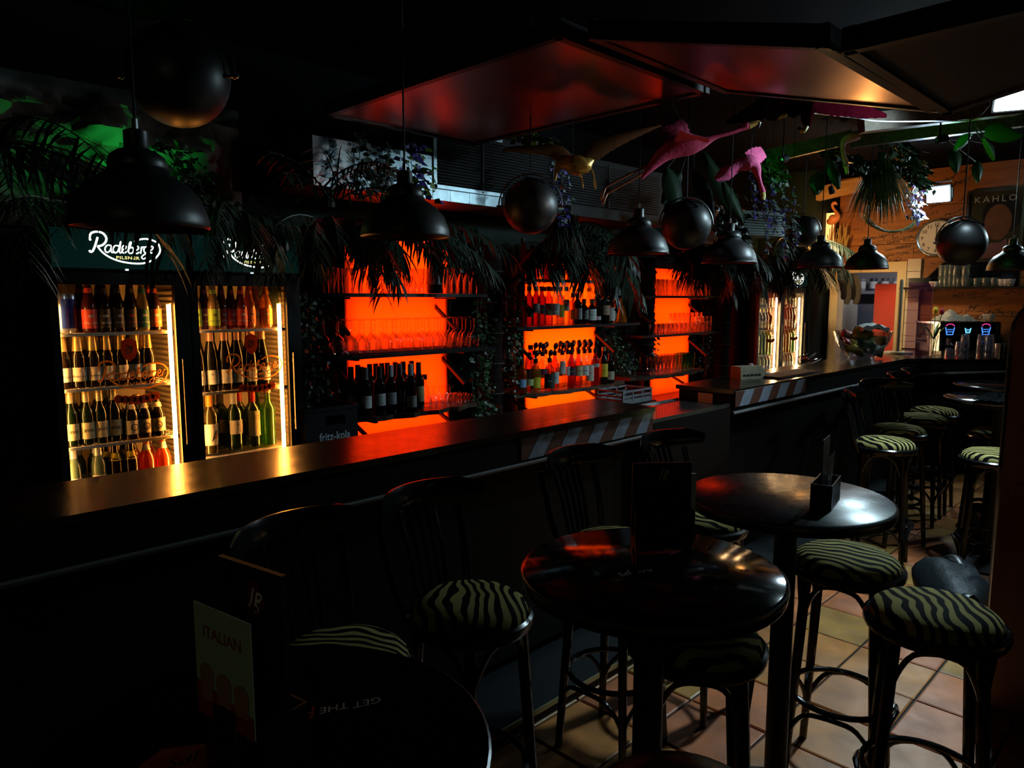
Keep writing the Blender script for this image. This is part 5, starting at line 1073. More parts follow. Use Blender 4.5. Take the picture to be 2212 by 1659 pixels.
rock('craggy rock relief lit green above the first cooler', .45, 1.85, 2.03, 2.72, 3.98, .20, ROCK, 1.7)
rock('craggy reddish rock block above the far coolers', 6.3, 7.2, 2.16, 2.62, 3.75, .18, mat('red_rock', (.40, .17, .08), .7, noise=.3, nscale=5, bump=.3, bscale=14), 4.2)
# ================================================================== plants
LEAFD = mat('dark_palm_leaf', (.042, .068, .045), .4, noise=.4, nscale=12)
LEAFB = mat('dry_palm_leaf', (.030, .028, .014), .45, noise=.4, nscale=12)
LEAFG = mat('ivy_leaf', (.020, .075, .018), .4, noise=.5, nscale=14)
LEAFY = mat('yellow_green_leaf', (.16, .24, .03), .4, noise=.4, nscale=14)
STEM = mat('plant_stem', (.03, .03, .015), .6)
def leaflet(mb, p, d, l, w_, droop, seg=3):
    d = Vector(d).normalized(); s = d.cross(Vector((0, 0, 1)));
    if s.length < .1: s = Vector((1, 0, 0))
    s.normalize(); vs = []; q = Vector(p); dd = d.copy()
    for i in range(seg + 1):
        ww = w_ * (.45, 1.0, .75, .05)[min(i, 3)] if seg == 3 else w_ * (1 - i / seg)
        vs += [q + s * ww, q - s * ww]; dd = (dd + Vector((0, 0, -droop / seg))).normalized(); q = q + dd * (l / seg)
    mb.add(vs, [(2 * i, 2 * i + 1, 2 * i + 3, 2 * i + 2) for i in range(seg)])
def frond(mb, base, d, L, sag, nl, ll, w_, rnd, ldroop=1.1):
    pts = []; q = Vector(base); dd = Vector(d).normalized()
    for i in range(13): pts.append(q.copy()); dd = (dd + Vector((0, 0, -sag / 12))).normalized(); q = q + dd * (L / 12)
    mb.loft(pts, [.006 * (1 - i / 15) for i in range(13)], 5)
    for i in range(nl):
        f = .15 + .85 * i / nl; k = min(11, int(f * 12)); a = f * 12 - k; p = pts[k].lerp(pts[k + 1], a); tdir = (pts[k + 1] - pts[k]).normalized(); side = tdir.cross(Vector((0, 0, 1)))
        if side.length < .1: side = Vector((1, 0, 0))
        side.normalize()
        for s in (-1, 1):
            dv = side * s * rnd.uniform(.7, 1.1) + tdir * rnd.uniform(.5, .9) + Vector((0, 0, rnd.uniform(-.3, .15)))
            leaflet(mb, p, dv, ll * (1 - .5 * abs(f - .45)) * rnd.uniform(.8, 1.15), w_, ldroop * rnd.uniform(.6, 1.4))
def palm(label, base, n, az, L, sag, m=LEAFD, nl=22, ll=.20, w_=.007, el=(.1, .6), seed=0, ld=1.1, name='palm_plant'):
    r = random.Random(seed); t = thing(name, label, 'plant', base)
    for k in range(n):
        a = az[0] + (az[1] - az[0]) * (k + r.uniform(.2, .8)) / n; e = r.uniform(*el); mb = MB()
        frond(mb, (r.uniform(-.06, .06), r.uniform(-.04, .04), r.uniform(-.02, .04)), (cos(a) * cos(e), sin(a) * cos(e), sin(e)), L * r.uniform(.75, 1.15), sag * r.uniform(.8, 1.2), nl, ll, w_, r, ld)
        mb.build('frond', m, t, smooth=False)
    m2 = MB(); m2.loft([(0, 0, .05), (0, .0, -.05)], .03, 8); m2.build('crown', STEM, t)
    return t
D = math.radians
palm('dark palm drooping beside the first cooler at the picture edge', (.50, 3.25, 2.22), 11, (D(180), D(360)), .85, 1.5, ll=.26, seed=1, el=(.0, .7))
palm('small palm on top of the first cooler', (.92, 3.62, 2.06), 4, (D(180), D(265)), .34, 1.6, nl=12, ll=.14, w_=.009, seed=2)
palm('palm fronds hanging over the sign of the second cooler', (1.62, 3.56, 2.10), 11, (D(175), D(360)), .42, 1.9, nl=18, ll=.22, seed=3, ld=1.8)
palm('thick palm crown at the first orange niche', (2.20, 3.66, 2.10), 16, (D(170), D(390)), .58, 1.8, nl=24, ll=.24, w_=.008, seed=4, ld=1.5)
palm('palm frond spreading in front of the orange niche top', (2.42, 3.55, 2.14), 6, (D(300), D(385)), .78, 1.1, nl=26, ll=.22, w_=.008, seed=5, el=(-.1, .3), ld=1.3)
palm('feathery palm leaves against the silver duct', (2.05, 3.40, 2.22), 8, (D(170), D(340)), .42, 1.2, nl=14, ll=.15, w_=.006, seed=6, el=(.5, 1.1))
palm('bushy palm crown over the amber niche', (4.22, 3.62, 2.16), 20, (D(165), D(390)), .70, 1.9, nl=24, ll=.30, w_=.010, seed=7, ld=1.5)
palm('bushy palm crown over the narrow niche', (5.90, 3.62, 2.10), 15, (D(215), D(400)), .62, 1.8, nl=22, ll=.28, w_=.010, seed=8, ld=1.6)
palm('palm crown with pale tips beside the narrow niche', (6.35, 3.55, 2.14), 12, (D(180), D(370)), .55, 1.8, nl=20, ll=.26, w_=.010, seed=9, ld=1.7)
palm('palm crown over the far coolers', (7.45, 3.40, 2.22), 20, (D(170), D(380)), .75, 1.6, nl=24, ll=.30, w_=.010, seed=10)
palm('dry palm skirt between the narrow niche and the far coolers', (6.95, 3.42, 2.08), 10, (D(170), D(380)), .4, 2.2, LEAFB, 16, .34, .008, seed=11, ld=2.2)
# trunks
TRUNK = mat('palm_trunk', (.018, .010, .008), .85, spec=.1, noise=.5, nscale=16, bump=.8, bscale=18)
def trunk(label, x, y, z0, z1, r):
    t = thing('ringed_palm_column', label, 'palm trunk', (x, y, z0)); prof = []; n = int((z1 - z0) / .055)
    for k in range(n): z = k * .055; q = 1 + .05 * sin(k * 1.7); prof += [(r * q * .97, z), (r * q * 1.05, z + .04), (r * q * 1.0, z + .052)]
    MB().lathe(prof, 16).build('bark', TRUNK, t)
    m = MB()
    for k in range(0, n, 4): m.loft([(r * 1.14 * cos(a), r * 1.14 * sin(a), k * .055 + .03) for a in [2 * pi * i / 16 for i in range(16)]], .006, 5, closed=True)
    m.build('rope', STEM, t)
trunk('ringed palm trunk between the wine niche and the amber niche', 3.62, 3.84, .756, 2.1, .085)
trunk('ringed palm trunk between the amber niche and the narrow niche', 5.60, 3.86, 1.02, 2.1, .085)
trunk('ringed palm trunk beside the far coolers', 6.78, 3.72, .756, 2.1, .07)
def ivy(label, top, bot, wid, n, seed, m=LEAFG, ls=.022, flowers=None, dep=.06, cat='plant', name='ivy_plant', hang=False):
    r = random.Random(seed); t = thing(name, label, cat, top); T = Vector(top); B = Vector(bot) - T; st = MB(); fl = MB(); fw = MB()
    for s in range(max(2, n // 60)):
        ox = r.uniform(-wid, wid); pts = [Vector((ox * (1 - .5 * k / 6) + r.uniform(-.02, .02), r.uniform(-dep, dep) * .6, 0)) + B * (k / 6 * r.uniform(.9, 1.1)) for k in range(7)]; st.loft(cr([tuple(p) for p in pts], 3), .002, 4)
    for k in range(n):
        f = r.random() ** .8; p = B * f + Vector((r.gauss(0, wid * .55), r.uniform(-dep, dep), r.uniform(-.02, .02))); s = ls * r.uniform(.6, 1.4)
        a = r.uniform(0, 2 * pi); u = Vector((cos(a), sin(a) * .6 - .5, r.uniform(-.9, -.1))).normalized(); v = u.cross(Vector((r.uniform(-1, 1), -1, .4))).normalized()
        tgt = fw if (flowers and r.random() < .4) else fl
        tgt.add([p, p + u * s * .5 + v * s * .55, p + u * s * 1.5, p + u * s * .5 - v * s * .55], [(0, 1, 2), (0, 2, 3)])
    st.build('stem', STEM, t); tag(fl.build('foliage', m, t, smooth=False), kind='stuff')
    if hang: MB().loft([(0, 0, -.01), (0, 0, 3.1 - top[2])], .0018, 4).build('cord', BLKM, t)
    if flowers: tag(fw.build('blossom', flowers, t, smooth=False), kind='stuff')
    return t
VIOLET = mat('violet_blossom', (.10, .06, .42), .5, noise=.3, nscale=20)
PALEV = mat('pale_vine', (.22, .28, .26), .5)
ivy('ivy curtain between the second cooler and the first niche', (2.06, 3.72, 1.75), (2.10, 3.68, 1.0), .12, 420, 1)
ivy('bright green ivy at the right end of the first niche shelves', (3.46, 3.80, 1.70), (3.44, 3.72, .80), .09, 420, 2, ls=.026)
ivy('ivy around the trunk before the amber niche', (3.80, 3.80, 1.80), (3.78, 3.76, 1.0), .06, 220, 3)
ivy('ivy patch below the notice sheet', (5.18, 3.95, 1.42), (5.24, 3.80, 1.03), .13, 380, 4)
ivy('ivy at the left side of the narrow niche', (5.62, 3.86, 1.70), (5.64, 3.8, 1.03), .07, 200, 5)
ivy('ivy at the right side of the narrow niche', (6.62, 3.84, 1.70), (6.60, 3.8, .95), .09, 260, 6)
ivy('green leaves above the flute glasses', (3.20, 3.72, 2.18), (3.28, 3.72, 1.90), .16, 220, 7, LEAFG, .035)
ivy('leafy tangle on the green rock', (1.36, 3.68, 2.44), (1.60, 3.62, 2.08), .12, 260, 8, LEAFG, .028)
ivy('violet blossom vine before the silver duct', (2.62, 3.42, 2.62), (2.63, 3.42, 2.28), .10, 170, 9, LEAFY, .032, VIOLET)
ivy('dark leaf chain hanging before the silver duct', (2.25, 3.40, 2.62), (2.28, 3.40, 2.25), .03, 60, 10, LEAFD, .032)
ivy('second dark leaf chain hanging before the silver duct', (2.40, 3.40, 2.62), (2.42, 3.40, 2.28), .03, 55, 18, LEAFD, .028)
ivy('violet blossom vine beside the first globe lamp', tuple(PD(1212, 330, 4.6)), tuple(PD(1214, 480, 4.6)), .035, 150, 11, PALEV, .022, VIOLET, hang=True)
ivy('yellow-green ivy spray under the metal panel edge', tuple(PD(1130, 290, 4.4)), tuple(PD(1185, 315, 4.4)), .12, 120, 12, LEAFY, .035, hang=True)
for k, (x, y0, y1, w_) in enumerate(((1650, 400, 545, .03), (1668, 380, 500, .045), (1690, 390, 560, .035), (1712, 400, 530, .04), (1625, 350, 470, .03))):
    ivy('violet wisteria strand, number %s from the flamingo beak' % ('two', 'three', 'four', 'five', 'one')[k] if k < 5 else '', tuple(PD(x, y0, 5.4)), tuple(PD(x + 6, y1, 5.4)), w_ * .6, 85, 20 + k, PALEV, .024, VIOLET, .02, hang=True)
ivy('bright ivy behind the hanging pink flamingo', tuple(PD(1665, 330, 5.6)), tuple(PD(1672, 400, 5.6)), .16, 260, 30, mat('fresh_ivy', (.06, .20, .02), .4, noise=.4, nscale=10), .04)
ivy('shaded ivy mass under the beams', tuple(PD(1780, 320, 6.0)), tuple(PD(1900, 380, 6.0)), .35, 420, 31, LEAFG, .05)
ivy('shaded ivy mass beside the small flood light', tuple(PD(1930, 300, 6.2)), tuple(PD(1985, 400, 6.2)), .35, 420, 32, LEAFG, .05)
ivy('pale blossom vine lit by the small flood light', tuple(PX(1975, 395, 7.5)), tuple(PX(1978, 478, 7.5)), .08, 200, 33, PALEV, .03, VIOLET)
ivy('dark ivy on the wall above the far coolers', tuple(PD(1560, 400, 6.0)), tuple(PD(1590, 540, 6.0)), .22, 320, 34, LEAFD, .05)
# hanging grass
def grass(label, top, n, L, spread, seed, m):
    r = random.Random(seed); t = thing('hanging_grass', label, 'plant', top); mb = MB()
    for k in range(n):
        a = r.uniform(0, 2 * pi); q = r.random() ** .5; leaflet(mb, (r.uniform(-.06, .06), r.uniform(-.06, .06), 0), (cos(a) * q * spread, sin(a) * q * spread, -.6), L * r.uniform(.6, 1.1), .0045, .8)
    tag(mb.build('foliage', m, t, smooth=False), kind='stuff'); MB().loft([(0, 0, .06), (0, 0, -.04)], .035, 8).build('root_ball', STEM, t)
GRASSM = mat('dry_grass', (.16, .17, .07), .5, noise=.4, nscale=9)
grass('shaggy dry grass clump hanging above the scribbled wall', PD(1905, 345, 6.0), 420, .55, .75, 1, GRASSM)
grass('smaller grass clump at the first globe lamp', PD(1225, 465, 4.75), 160, .3, .8, 2, LEAFD)
def ring(label, c, r):
    mb = MB(); rr = random.Random(3)
    for k in range(26):
        a0 = rr.uniform(pi * .95, pi * 1.2); pts = [(r * (1 + rr.uniform(-.12, .12)) * cos(a), rr.uniform(-.03, .03), r * .75 * sin(a) + rr.uniform(-.01, .01)) for a in [a0 + (pi * .8) * i / 12 for i in range(13)]]
        mb.loft(pts, .0025, 4)
    t = thing('twig_wreath', label, 'wreath', c, radians(-45)); mb.build('twigs', GRASSM, t); MB().loft([(-r, 0, -.02), (-r * .9, 0, 3.1 - c[2])], .002, 4).build('cord', BLKM, t)
ring('hanging loop of dry twigs below the grass clump', PX(1930, 452, 7.6), .28)
def bigleaf(name, label, spots, m):
    p0 = Vector(spots[0][0]); t = thing(name, label, 'plant', p0)
    for tip, tail, w_ in spots:
        a, b = Vector(tip) - p0, Vector(tail) - p0; d = b - a; s = d.cross(FW).normalized(); mb = MB(); nf = FW * -1; vs = []; n = 10
        for i in range(n + 1):
            f = i / n; ww = w_ * sin(pi * min(1, f * .92 + .04)) ** .7 * (1 - .25 * f); rp = .008 * (i % 2)
            for q in (-1, -.5, 0, .5, 1): vs.append(a + d * f + s * ww * q + nf * (.03 * (1 - q * q) + rp * abs(q)) + Vector((0, 0, -.04 * f * f)))
        mb.add(vs, [(i * 5 + k, i * 5 + k + 1, (i + 1) * 5 + k + 1, (i + 1) * 5 + k) for i in range(n) for k in range(4)]); mb.build('leaf', m, t)
    mb = MB()
    for tip, tail, w_ in spots: mb.loft([Vector(tip) - p0, (Vector(tip) - p0) * .6 + Vector((0, .04, .05)), Vector((0, .05, .08))], .004, 5)
    mb.build('stem', STEM, t); return t
BL = mat('broad_leaf', (.022, .075, .02), .35, noise=.4, nscale=9)
bigleaf('broad_leaf_plant', 'broad shiny leaves hanging between the flamingos', [(PD(1768, 375, 5.8), PD(1762, 412, 5.8), .075), (PD(1790, 345, 5.8), PD(1812, 398, 5.8), .06), (PD(1735, 330, 5.8), PD(1690, 325, 5.8), .05)], BL)
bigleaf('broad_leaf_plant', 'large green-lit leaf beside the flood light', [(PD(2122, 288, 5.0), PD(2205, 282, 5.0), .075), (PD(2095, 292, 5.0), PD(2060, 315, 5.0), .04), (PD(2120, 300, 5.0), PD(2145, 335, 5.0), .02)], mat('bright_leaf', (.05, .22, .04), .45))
bigleaf('banana_plant', 'long dark banana leaves behind the middle globe lamp', [(PD(1520, 330, 5.3), PD(1590, 470, 5.3), .06), (PD(1440, 365, 5.3), PD(1465, 450, 5.3), .08), (PD(1500, 370, 5.4), PD(1540, 460, 5.4), .07), (PD(1560, 395, 5.2), PD(1605, 475, 5.2), .05), (PD(1470, 375, 5.4), PD(1430, 430, 5.4), .06)], mat('banana_leaf', (.010, .032, .012), .5, spec=.2, noise=.4, nscale=7))
bigleaf('broad_leaf_plant', 'grey-green leaves in the dark beside the poster', [(PD(2060, 320, 6.4), PD(2065, 365, 6.4), .07), (PD(2110, 350, 6.4), PD(2112, 385, 6.4), .06), (PD(2130, 310, 6.2), PD(2145, 335, 6.2), .05)], BL)
# ================================================================== flamingos and parrots (hanging figures)
PINK = mat('pink_felt', (.85, .10, .30), .75, noise=.25, nscale=20, bump=.3, bscale=60)
PINKD = mat('crimson_felt', (.028, .0012, .004), .95, spec=.0, noise=.35, nscale=18, bump=.3, bscale=60)
BEAKY = mat('beak_yellow', (.70, .55, .16), .45); BEAKK = mat('beak_black', (.02, .02, .025), .35)
GOLD = mat('gold_paint', (.65, .42, .09), .35, .55, noise=.3, nscale=14, bump=.4, bscale=30)
LEGC = mat('leg_orange', (.42, .16, .07), .6)
def pts3(L, o): return [Vector(PD(*p)) - o for p in L]
def bird(name, label, body, rad, bm, beak=None, legs=(), wings=(), wm=None, cords=(), eye=None, group=None, lm=None):
    o = PD(*body[len(body) // 2]); t = thing(name, label, 'bird figure', o, 0, group)
    P = cr([(*tuple(v), r) for v, r in zip(pts3(body, o), rad)], 5)
    m = MB(); m.loft([p[:3] for p in P], [max(.002, p[3]) for p in P], 14); m.build('body', bm, t)
    if beak:
        q = pts3(beak, o); Q = cr([tuple(v) for v in q], 4); n = len(Q); k = n * 2 // 3
        m = MB(); m.loft(Q[:k + 1], [.015 * (1 - .3 * i / n) for i in range(k + 1)], 8); m.build('beak', BEAKY, t); m = MB(); m.loft(Q[k:], [.0125 * (1 - .8 * i / max(1, n - k - 1)) + .001 for i in range(n - k)], 8); m.build('beak_tip', BEAKK, t)
    if eye:
        e = PD(*eye) - o - FW * .012; m = MB(); m.lathe([(.0001, -.006), (.005, -.003), (.006, 0), (.005, .003), (.0001, .006)], 10, c=tuple(e)); m.build('eye', BEAKK, t)
    for L in legs:
        q = pts3(L, o); m = MB(); m.loft(cr([tuple(v) for v in q], 3), .006, 6)
        e = q[-1]; d = (q[-1] - q[-2]).normalized(); s = d.cross(Vector((0, 0, 1))).normalized()
        for a in (-.6, 0, .6): m.loft([e, e + (d * .5 + s * a + Vector((0, 0, -.5))).normalized() * .035, e + (d * .7 + s * a * 1.2 + Vector((0, 0, -1.2))).normalized() * .06], [.005, .005, .002], 5)
        m.build('leg', lm or LEGC, t)
    for W in wings:                            # W: list of (px,py,d,halfwidth) ; wing grows along it, flat
        q = pts3([w[:3] for w in W], o); hw_ = [w[3] for w in W]; n = len(q); C = cr([(*tuple(v), h) for v, h in zip(q, hw_)], 5)
        m = MB(); vs = []
        for i, c_ in enumerate(C):
            d = Vector(C[min(i + 1, len(C) - 1)][:3]) - Vector(C[max(i - 1, 0)][:3]); s = d.cross(FW).normalized(); c0 = Vector(c_[:3]); h = max(.003, c_[3]) * (1 + .12 * (i % 2)); th = .014 * (1 - .7 * i / len(C))
            for a, b in ((-1, 0), (-.4, 1), (.4, 1), (1, 0), (.4, -1), (-.4, -1)): vs.append(c0 + s * h * a + FW * th * b)
        k = len(C); m.add(vs, [(i * 6 + j, i * 6 + (j + 1) % 6, (i + 1) * 6 + (j + 1) % 6, (i + 1) * 6 + j) for i in range(k - 1) for j in range(6)] + [tuple(range(6))[::-1], tuple((k - 1) * 6 + j for j in range(6))]); m.build('wing', wm or bm, t)
    for a, b in cords:
        m = MB(); m.loft([PD(*a) - o, PD(*b) - o], .0015, 4); m.build('cord', BLKM, t)
    return t
d = 3.3
bird('flamingo_figure', 'bright pink flying flamingo with neck stretched forward and trailing legs', [(1386, 386, d), (1400, 368, d), (1432, 335, d), (1462, 318, d), (1492, 313, d), (1515, 309, d), (1545, 296, d), (1580, 286, d), (1600, 278, d), (1611, 272, d), (1620, 272, d)],
     [.006, .016, .034, .047, .046, .028, .012, .010, .012, .019, .009], PINK, [(1617, 272, d), (1630, 267, d), (1638, 266, d), (1638, 277, d)], [[(1410, 352, d), (1370, 372, d), (1325, 395, d), (1308, 406, d)], [(1418, 356, d + .05), (1375, 383, d + .05), (1330, 408, d + .05), (1312, 418, d + .05)]],
     [[(1468, 312, d + .02, .06), (1461, 288, d + .10, .064), (1454, 266, d + .18, .055), (1430, 250, d + .30, .03)], [(1480, 305, d - .05, .05), (1495, 297, d - .18, .06), (1505, 294, d - .34, .05), (1515, 296, d - .45, .02)]], PINK,
     [((1462, 300, d), (1448, 218, d)), ((1490, 300, d), (1450, 218, d))], (1612, 268, d))
d = 3.5
bird('gold_bird_figure', 'golden long-winged bird figure with drooping head under the metal panel', [(1199, 390, d), (1201, 375, d), (1206, 360, d), (1214, 355, d), (1230, 354, d), (1245, 356, d), (1262, 356, d), (1272, 350, d), (1282, 345, d)], [.005, .010, .018, .026, .042, .048, .042, .028, .008], GOLD, None,
     [[(1248, 368, d), (1252, 376, d), (1255, 381, d)], [(1268, 364, d), (1278, 368, d), (1283, 382, d)]],
     [[(1262, 345, d, .03), (1285, 328, d, .04), (1312, 313, d, .034), (1350, 296, d, .026), (1390, 280, d, .02), (1438, 264, d, .008)], [(1226, 348, d, .03), (1212, 335, d, .036), (1195, 326, d, .03), (1160, 324, d, .022), (1110, 322, d, .014), (1085, 326, d, .006)]], mat('dull_gold', (.20, .105, .035), .6, noise=.3, nscale=12), [((1240, 345, d), (1236, 262, d)), ((1255, 340, d), (1240, 262, d))], None, None, GOLD)
d = 4.4
bird('flamingo_figure', 'pink flamingo hanging head-down above the wisteria', [(1548, 386, d), (1568, 372, d), (1592, 358, d), (1618, 352, d), (1632, 362, d), (1638, 380, d), (1643, 398, d), (1646, 408, d), (1648, 416, d)], [.006, .03, .036, .05, .034, .016, .012, .015, .017], PINK, [(1647, 414, d), (1649, 422, d), (1648, 432, d), (1646, 436, d)], (), [[(1620, 345, d, .05), (1635, 335, d + .05, .05), (1650, 328, d + .1, .035)], [(1590, 362, d, .03), (1566, 376, d, .04), (1546, 388, d, .012)]], PINK, [((1622, 345, d), (1628, 250, d))])
bird('flamingo_figure', 'pink flamingo neck and head hanging down from the wooden beam', [(1856, 292, 5.2), (1836, 297, 5.2), (1824, 305, 5.2), (1820, 320, 5.2), (1823, 338, 5.2), (1827, 350, 5.2), (1827, 360, 5.2)], [.03, .035, .026, .014, .016, .018, .022], mat('dusty_pink', (.75, .22, .22), .75, noise=.3, nscale=14), [(1827, 360, 5.2), (1829, 368, 5.2), (1830, 376, 5.2), (1830, 380, 5.2)], (), (), None, [((1840, 292, 5.2), (1842, 240, 5.2))], (1824, 357, 5.1))
d = 3.9
bird('parrot_figure', 'crimson parrot figure with spread wings under the copper-lit panel', [(1748, 226, d), (1745, 240, d), (1742, 254, d), (1743, 268, d), (1738, 276, d)], [.03, .036, .030, .022, .008], PINKD, [(1742, 272, d), (1736, 282, d), (1728, 280, d), (1726, 274, d)], (), [[(1740, 225, d, .05), (1722, 222, d, .07), (1700, 226, d, .07), (1680, 236, d, .03)], [(1756, 222, d, .05), (1790, 222, d + .1, .07), (1830, 228, d + .2, .06), (1870, 240, d + .3, .04), (1915, 250, d + .4, .012)]], PINKD, [((1748, 226, d), (1750, 205, d))])
bird('parrot_figure', 'second crimson parrot figure hanging beside the white cable loop', [(1676, 224, d), (1672, 236, d), (1674, 248, d), (1680, 256, d)], [.05, .058, .045, .012], PINKD, [(1680, 252, d), (1690, 250, d), (1698, 246, d), (1700, 238, d)], (), [[(1665, 228, d, .04), (1640, 238, d, .05), (1610, 250, d + .05, .035), (1570, 265, d + .1, .010)]], PINKD, [((1672, 226, d), (1674, 200, d))])
# small flamingo figurine with straw on the end wall
o = PX(1800, 540, 8.45); t = thing('flamingo_ornament', 'small orange flamingo ornament standing among straw on the wall', 'ornament', o)
q = lambda x, y: PX(x, y, 8.42) - o
P = cr([(*tuple(q(x, y)), r) for x, y, r in ((1788, 474, .012), (1792, 478, .05), (1800, 474, .07), (1808, 468, .05), (1806, 458, .022), (1800, 450, .018), (1798, 442, .02), (1803, 438, .026), (1808, 442, .012))], 4)
m = MB(); m.loft([p[:3] for p in P], [p[3] * .8 for p in P], 10); m.build('body', mat('ornament_orange', (.75, .28, .10), .5), t)
m = MB(); m.loft([q(1798, 482), q(1795, 510), q(1797, 538)], .006, 5); m.loft([q(1803, 480), q(1802, 510), q(1803, 538)], .006, 5); m.build('leg', LEGC, t)
m = MB(); rr = random.Random(2)
for k in range(34): x = rr.uniform(1790, 1828); m.loft([q(x, 542 + rr.uniform(-3, 3)), q(x + rr.uniform(-6, 10), rr.uniform(480, 520))], .004, 4)
m.build('straw', mat('straw', (.42, .32, .10), .6), t)
m = MB(); m.obox(q(1808, 543), (0.02, 0, 0), (0, .14, 0), (0, 0, .012)); m.build('base', mat('moss', (.10, .13, .03), .8), t, smooth=False)
# ================================================================== end wall things
lt = PX(1786, 500, 8.50); t = thing('wall_lantern', 'glowing amber wall lantern behind the globe lamp', 'lantern', lt); m = MB(); m.box(-.04, .0, -.09, .09, -.16, .20); m.build('diffuser', glow('lantern_amber', (1.0, .42, .12), 2.2), t, smooth=False); m = MB(); m.box(0, .05, -.10, .10, -.17, .21); m.build('back_plate', BLKS, t, smooth=False)
ck = PX(2023, 514, 8.555); t = thing('wall_clock', 'round white wall clock showing one o\'clock on the scribbled boards', 'clock', ck, -pi / 2)   # local -y faces the room
R = .178; A2 = lambda m_: m_
def face_disc(mb, r, y, n=40): mb.add([(r * cos(2 * pi * i / n), y, r * sin(2 * pi * i / n)) for i in range(n)], [tuple(range(n))])
m = MB(); face_disc(m, R, -.016); m.build('face', mat('clock_face', (.62, .66, .62), .4), t, smooth=False)
m = MB(); m.loft([(R * cos(a), -.014, R * sin(a)) for a in [2 * pi * i / 40 for i in range(40)]], .014, 8, closed=True); m.build('rim', mat('clock_rim', (.42, .45, .44), .25, .8), t)
m = MB()
for h in range(12):
    a = pi / 2 - (h or 12) * pi / 6; text_on(m, str(h or 12), .052, (.132 * cos(a), -.0172, .132 * sin(a)), (1, 0, 0), (0, 0, 1), bold=.0006)
m.build('numerals', INK, t, smooth=False)
for nm, L_, w_, a, mt_ in (('hour_hand', .085, .011, pi / 2 - pi / 6, INK), ('minute_hand', .135, .008, pi / 2 - .02, INK), ('second_hand', .09, .004, -.2, INKR)):
    m = MB(); m.ribbon([(-.02 * cos(a), -.02 * sin(a)), (L_ * cos(a), L_ * sin(a))], w_, (0, -.0185, 0), (1, 0, 0), (0, 0, 1)); m.build(nm, mt_, t, smooth=False)
# framed poster: only a plain stand-in of colour fields, with the printed heading
a, b = PX(2096, 418, 8.54), PX(2200, 558, 8.54); t = thing('framed_poster', 'dark framed portrait poster headed KAHLO beside the clock', 'poster', (8.56, (a.y + b.y) / 2, (a.z + b.z) / 2), -pi / 2)
hw_, hh_ = abs(a.y - b.y) / 2, abs(a.z - b.z) / 2
m = MB(); m.box(-hw_, hw_, -.012, 0, -hh_, hh_); m.build('print_sheet', mat('poster_olive', (.035, .035, .018), .6, spec=.1, noise=.5, nscale=5), t, smooth=False)
m = MB(); m.box(-hw_ - .02, hw_ + .02, -.03, 0, hh_, hh_ + .025); m.box(-hw_ - .02, hw_ + .02, -.03, 0, -hh_ - .025, -hh_); m.box(-hw_ - .025, -hw_, -.03, 0, -hh_, hh_); m.box(hw_, hw_ + .025, -.03, 0, -hh_, hh_); m.build('frame', mat('frame_dark', (.03, .022, .016), .25), t, smooth=False)
def oval(cx, cz, rx, rz, y, n=24): mm_ = MB(); mm_.add([(cx + rx * cos(2 * pi * i / n), y, cz + rz * sin(2 * pi * i / n)) for i in range(n)], [tuple(range(n))]); return mm_
oval(.06, .10, .17, .19, -.0128).build('dark_field', mat('poster_dark', (.008, .008, .008), .6, spec=.1), t, smooth=False)
oval(.03, .03, .115, .175, -.0132).build('tan_field', mat('poster_tan', (.13, .06, .028), .6, spec=.1, noise=.25, nscale=8), t, smooth=False)
m = MB(); m.add([(-.10, -.0136, -hh_ + .01), (.16, -.0136, -hh_ + .01), (.11, -.0136, -.13), (.06, -.0136, -.17), (.0, -.0136, -.17), (-.06, -.0136, -.15)], [tuple(range(6))]); m.build('red_field', mat('poster_red', (.10, .022, .012), .5), t, smooth=False)
m = MB(); text_on(m, 'KAHLO', .085, (-.005, -.0145, hh_ - .075), (1, 0, 0), (0, 0, 1), spacing=1.35, sx=1.05); m.build('lettering', mat('poster_letter', (.30, .32, .28), .5), t, smooth=False)
# shelf on the end wall with plates and glasses
z = 1.812; t = thing('wall_shelf', 'dark shelf on the end wall carrying plates and many glasses', 'shelf', (8.36, 0, 0)); MB().box(0, .235, .9, 2.56, z - .022, z).build('board', SHELFM, t, smooth=False)
for y in (1.2, 2.3): MB().box(.0, .235, y - .01, y + .01, z - .04, z - .022).build('bracket', BRK, t, smooth=False)
FROST = clear('frosted_glass', (.75, .85, .85), (.8, .9, .9), .45, .12, body=.35, bodycol=(.5, .62, .62))
ft = glass_proto('tumbler', 'glass', thick([(0, 0), (.034, 0), (.036, .004), (.040, .11)]), 14, FROST)
yy = lambda px: PX(px, 600, 8.45).y
for k in range(4): ft.put((8.44, yy(2036 + k * 10), z + .001), 0, 'tumbler in the lower tier of the stack on the end wall shelf', 'stacked shelf tumblers, lower tier'); ft.put((8.44, yy(2036 + k * 10), z + .113), 0, 'tumbler in the upper tier of the stack on the end wall shelf', 'stacked shelf tumblers, upper tier')
ft.put((8.42, yy(2087), z + .001), 0, 'tumbler of the lone pair beside the stack, lower one'); ft.put((8.42, yy(2087), z + .113), 0, 'tumbler standing on the lone pair beside the stack')
sm_ = glass_proto('small_tumbler', 'glass', thick([(0, 0), (.030, 0), (.032, .004), (.036, .085)]), 14, FROST)
for k in range(9): sm_.put((8.43 + .05 * (k % 2), yy(2074 + k * 9.5), z + .001), 0, 'small tumbler in the long row on the end wall shelf', 'small tumblers on the end wall shelf')
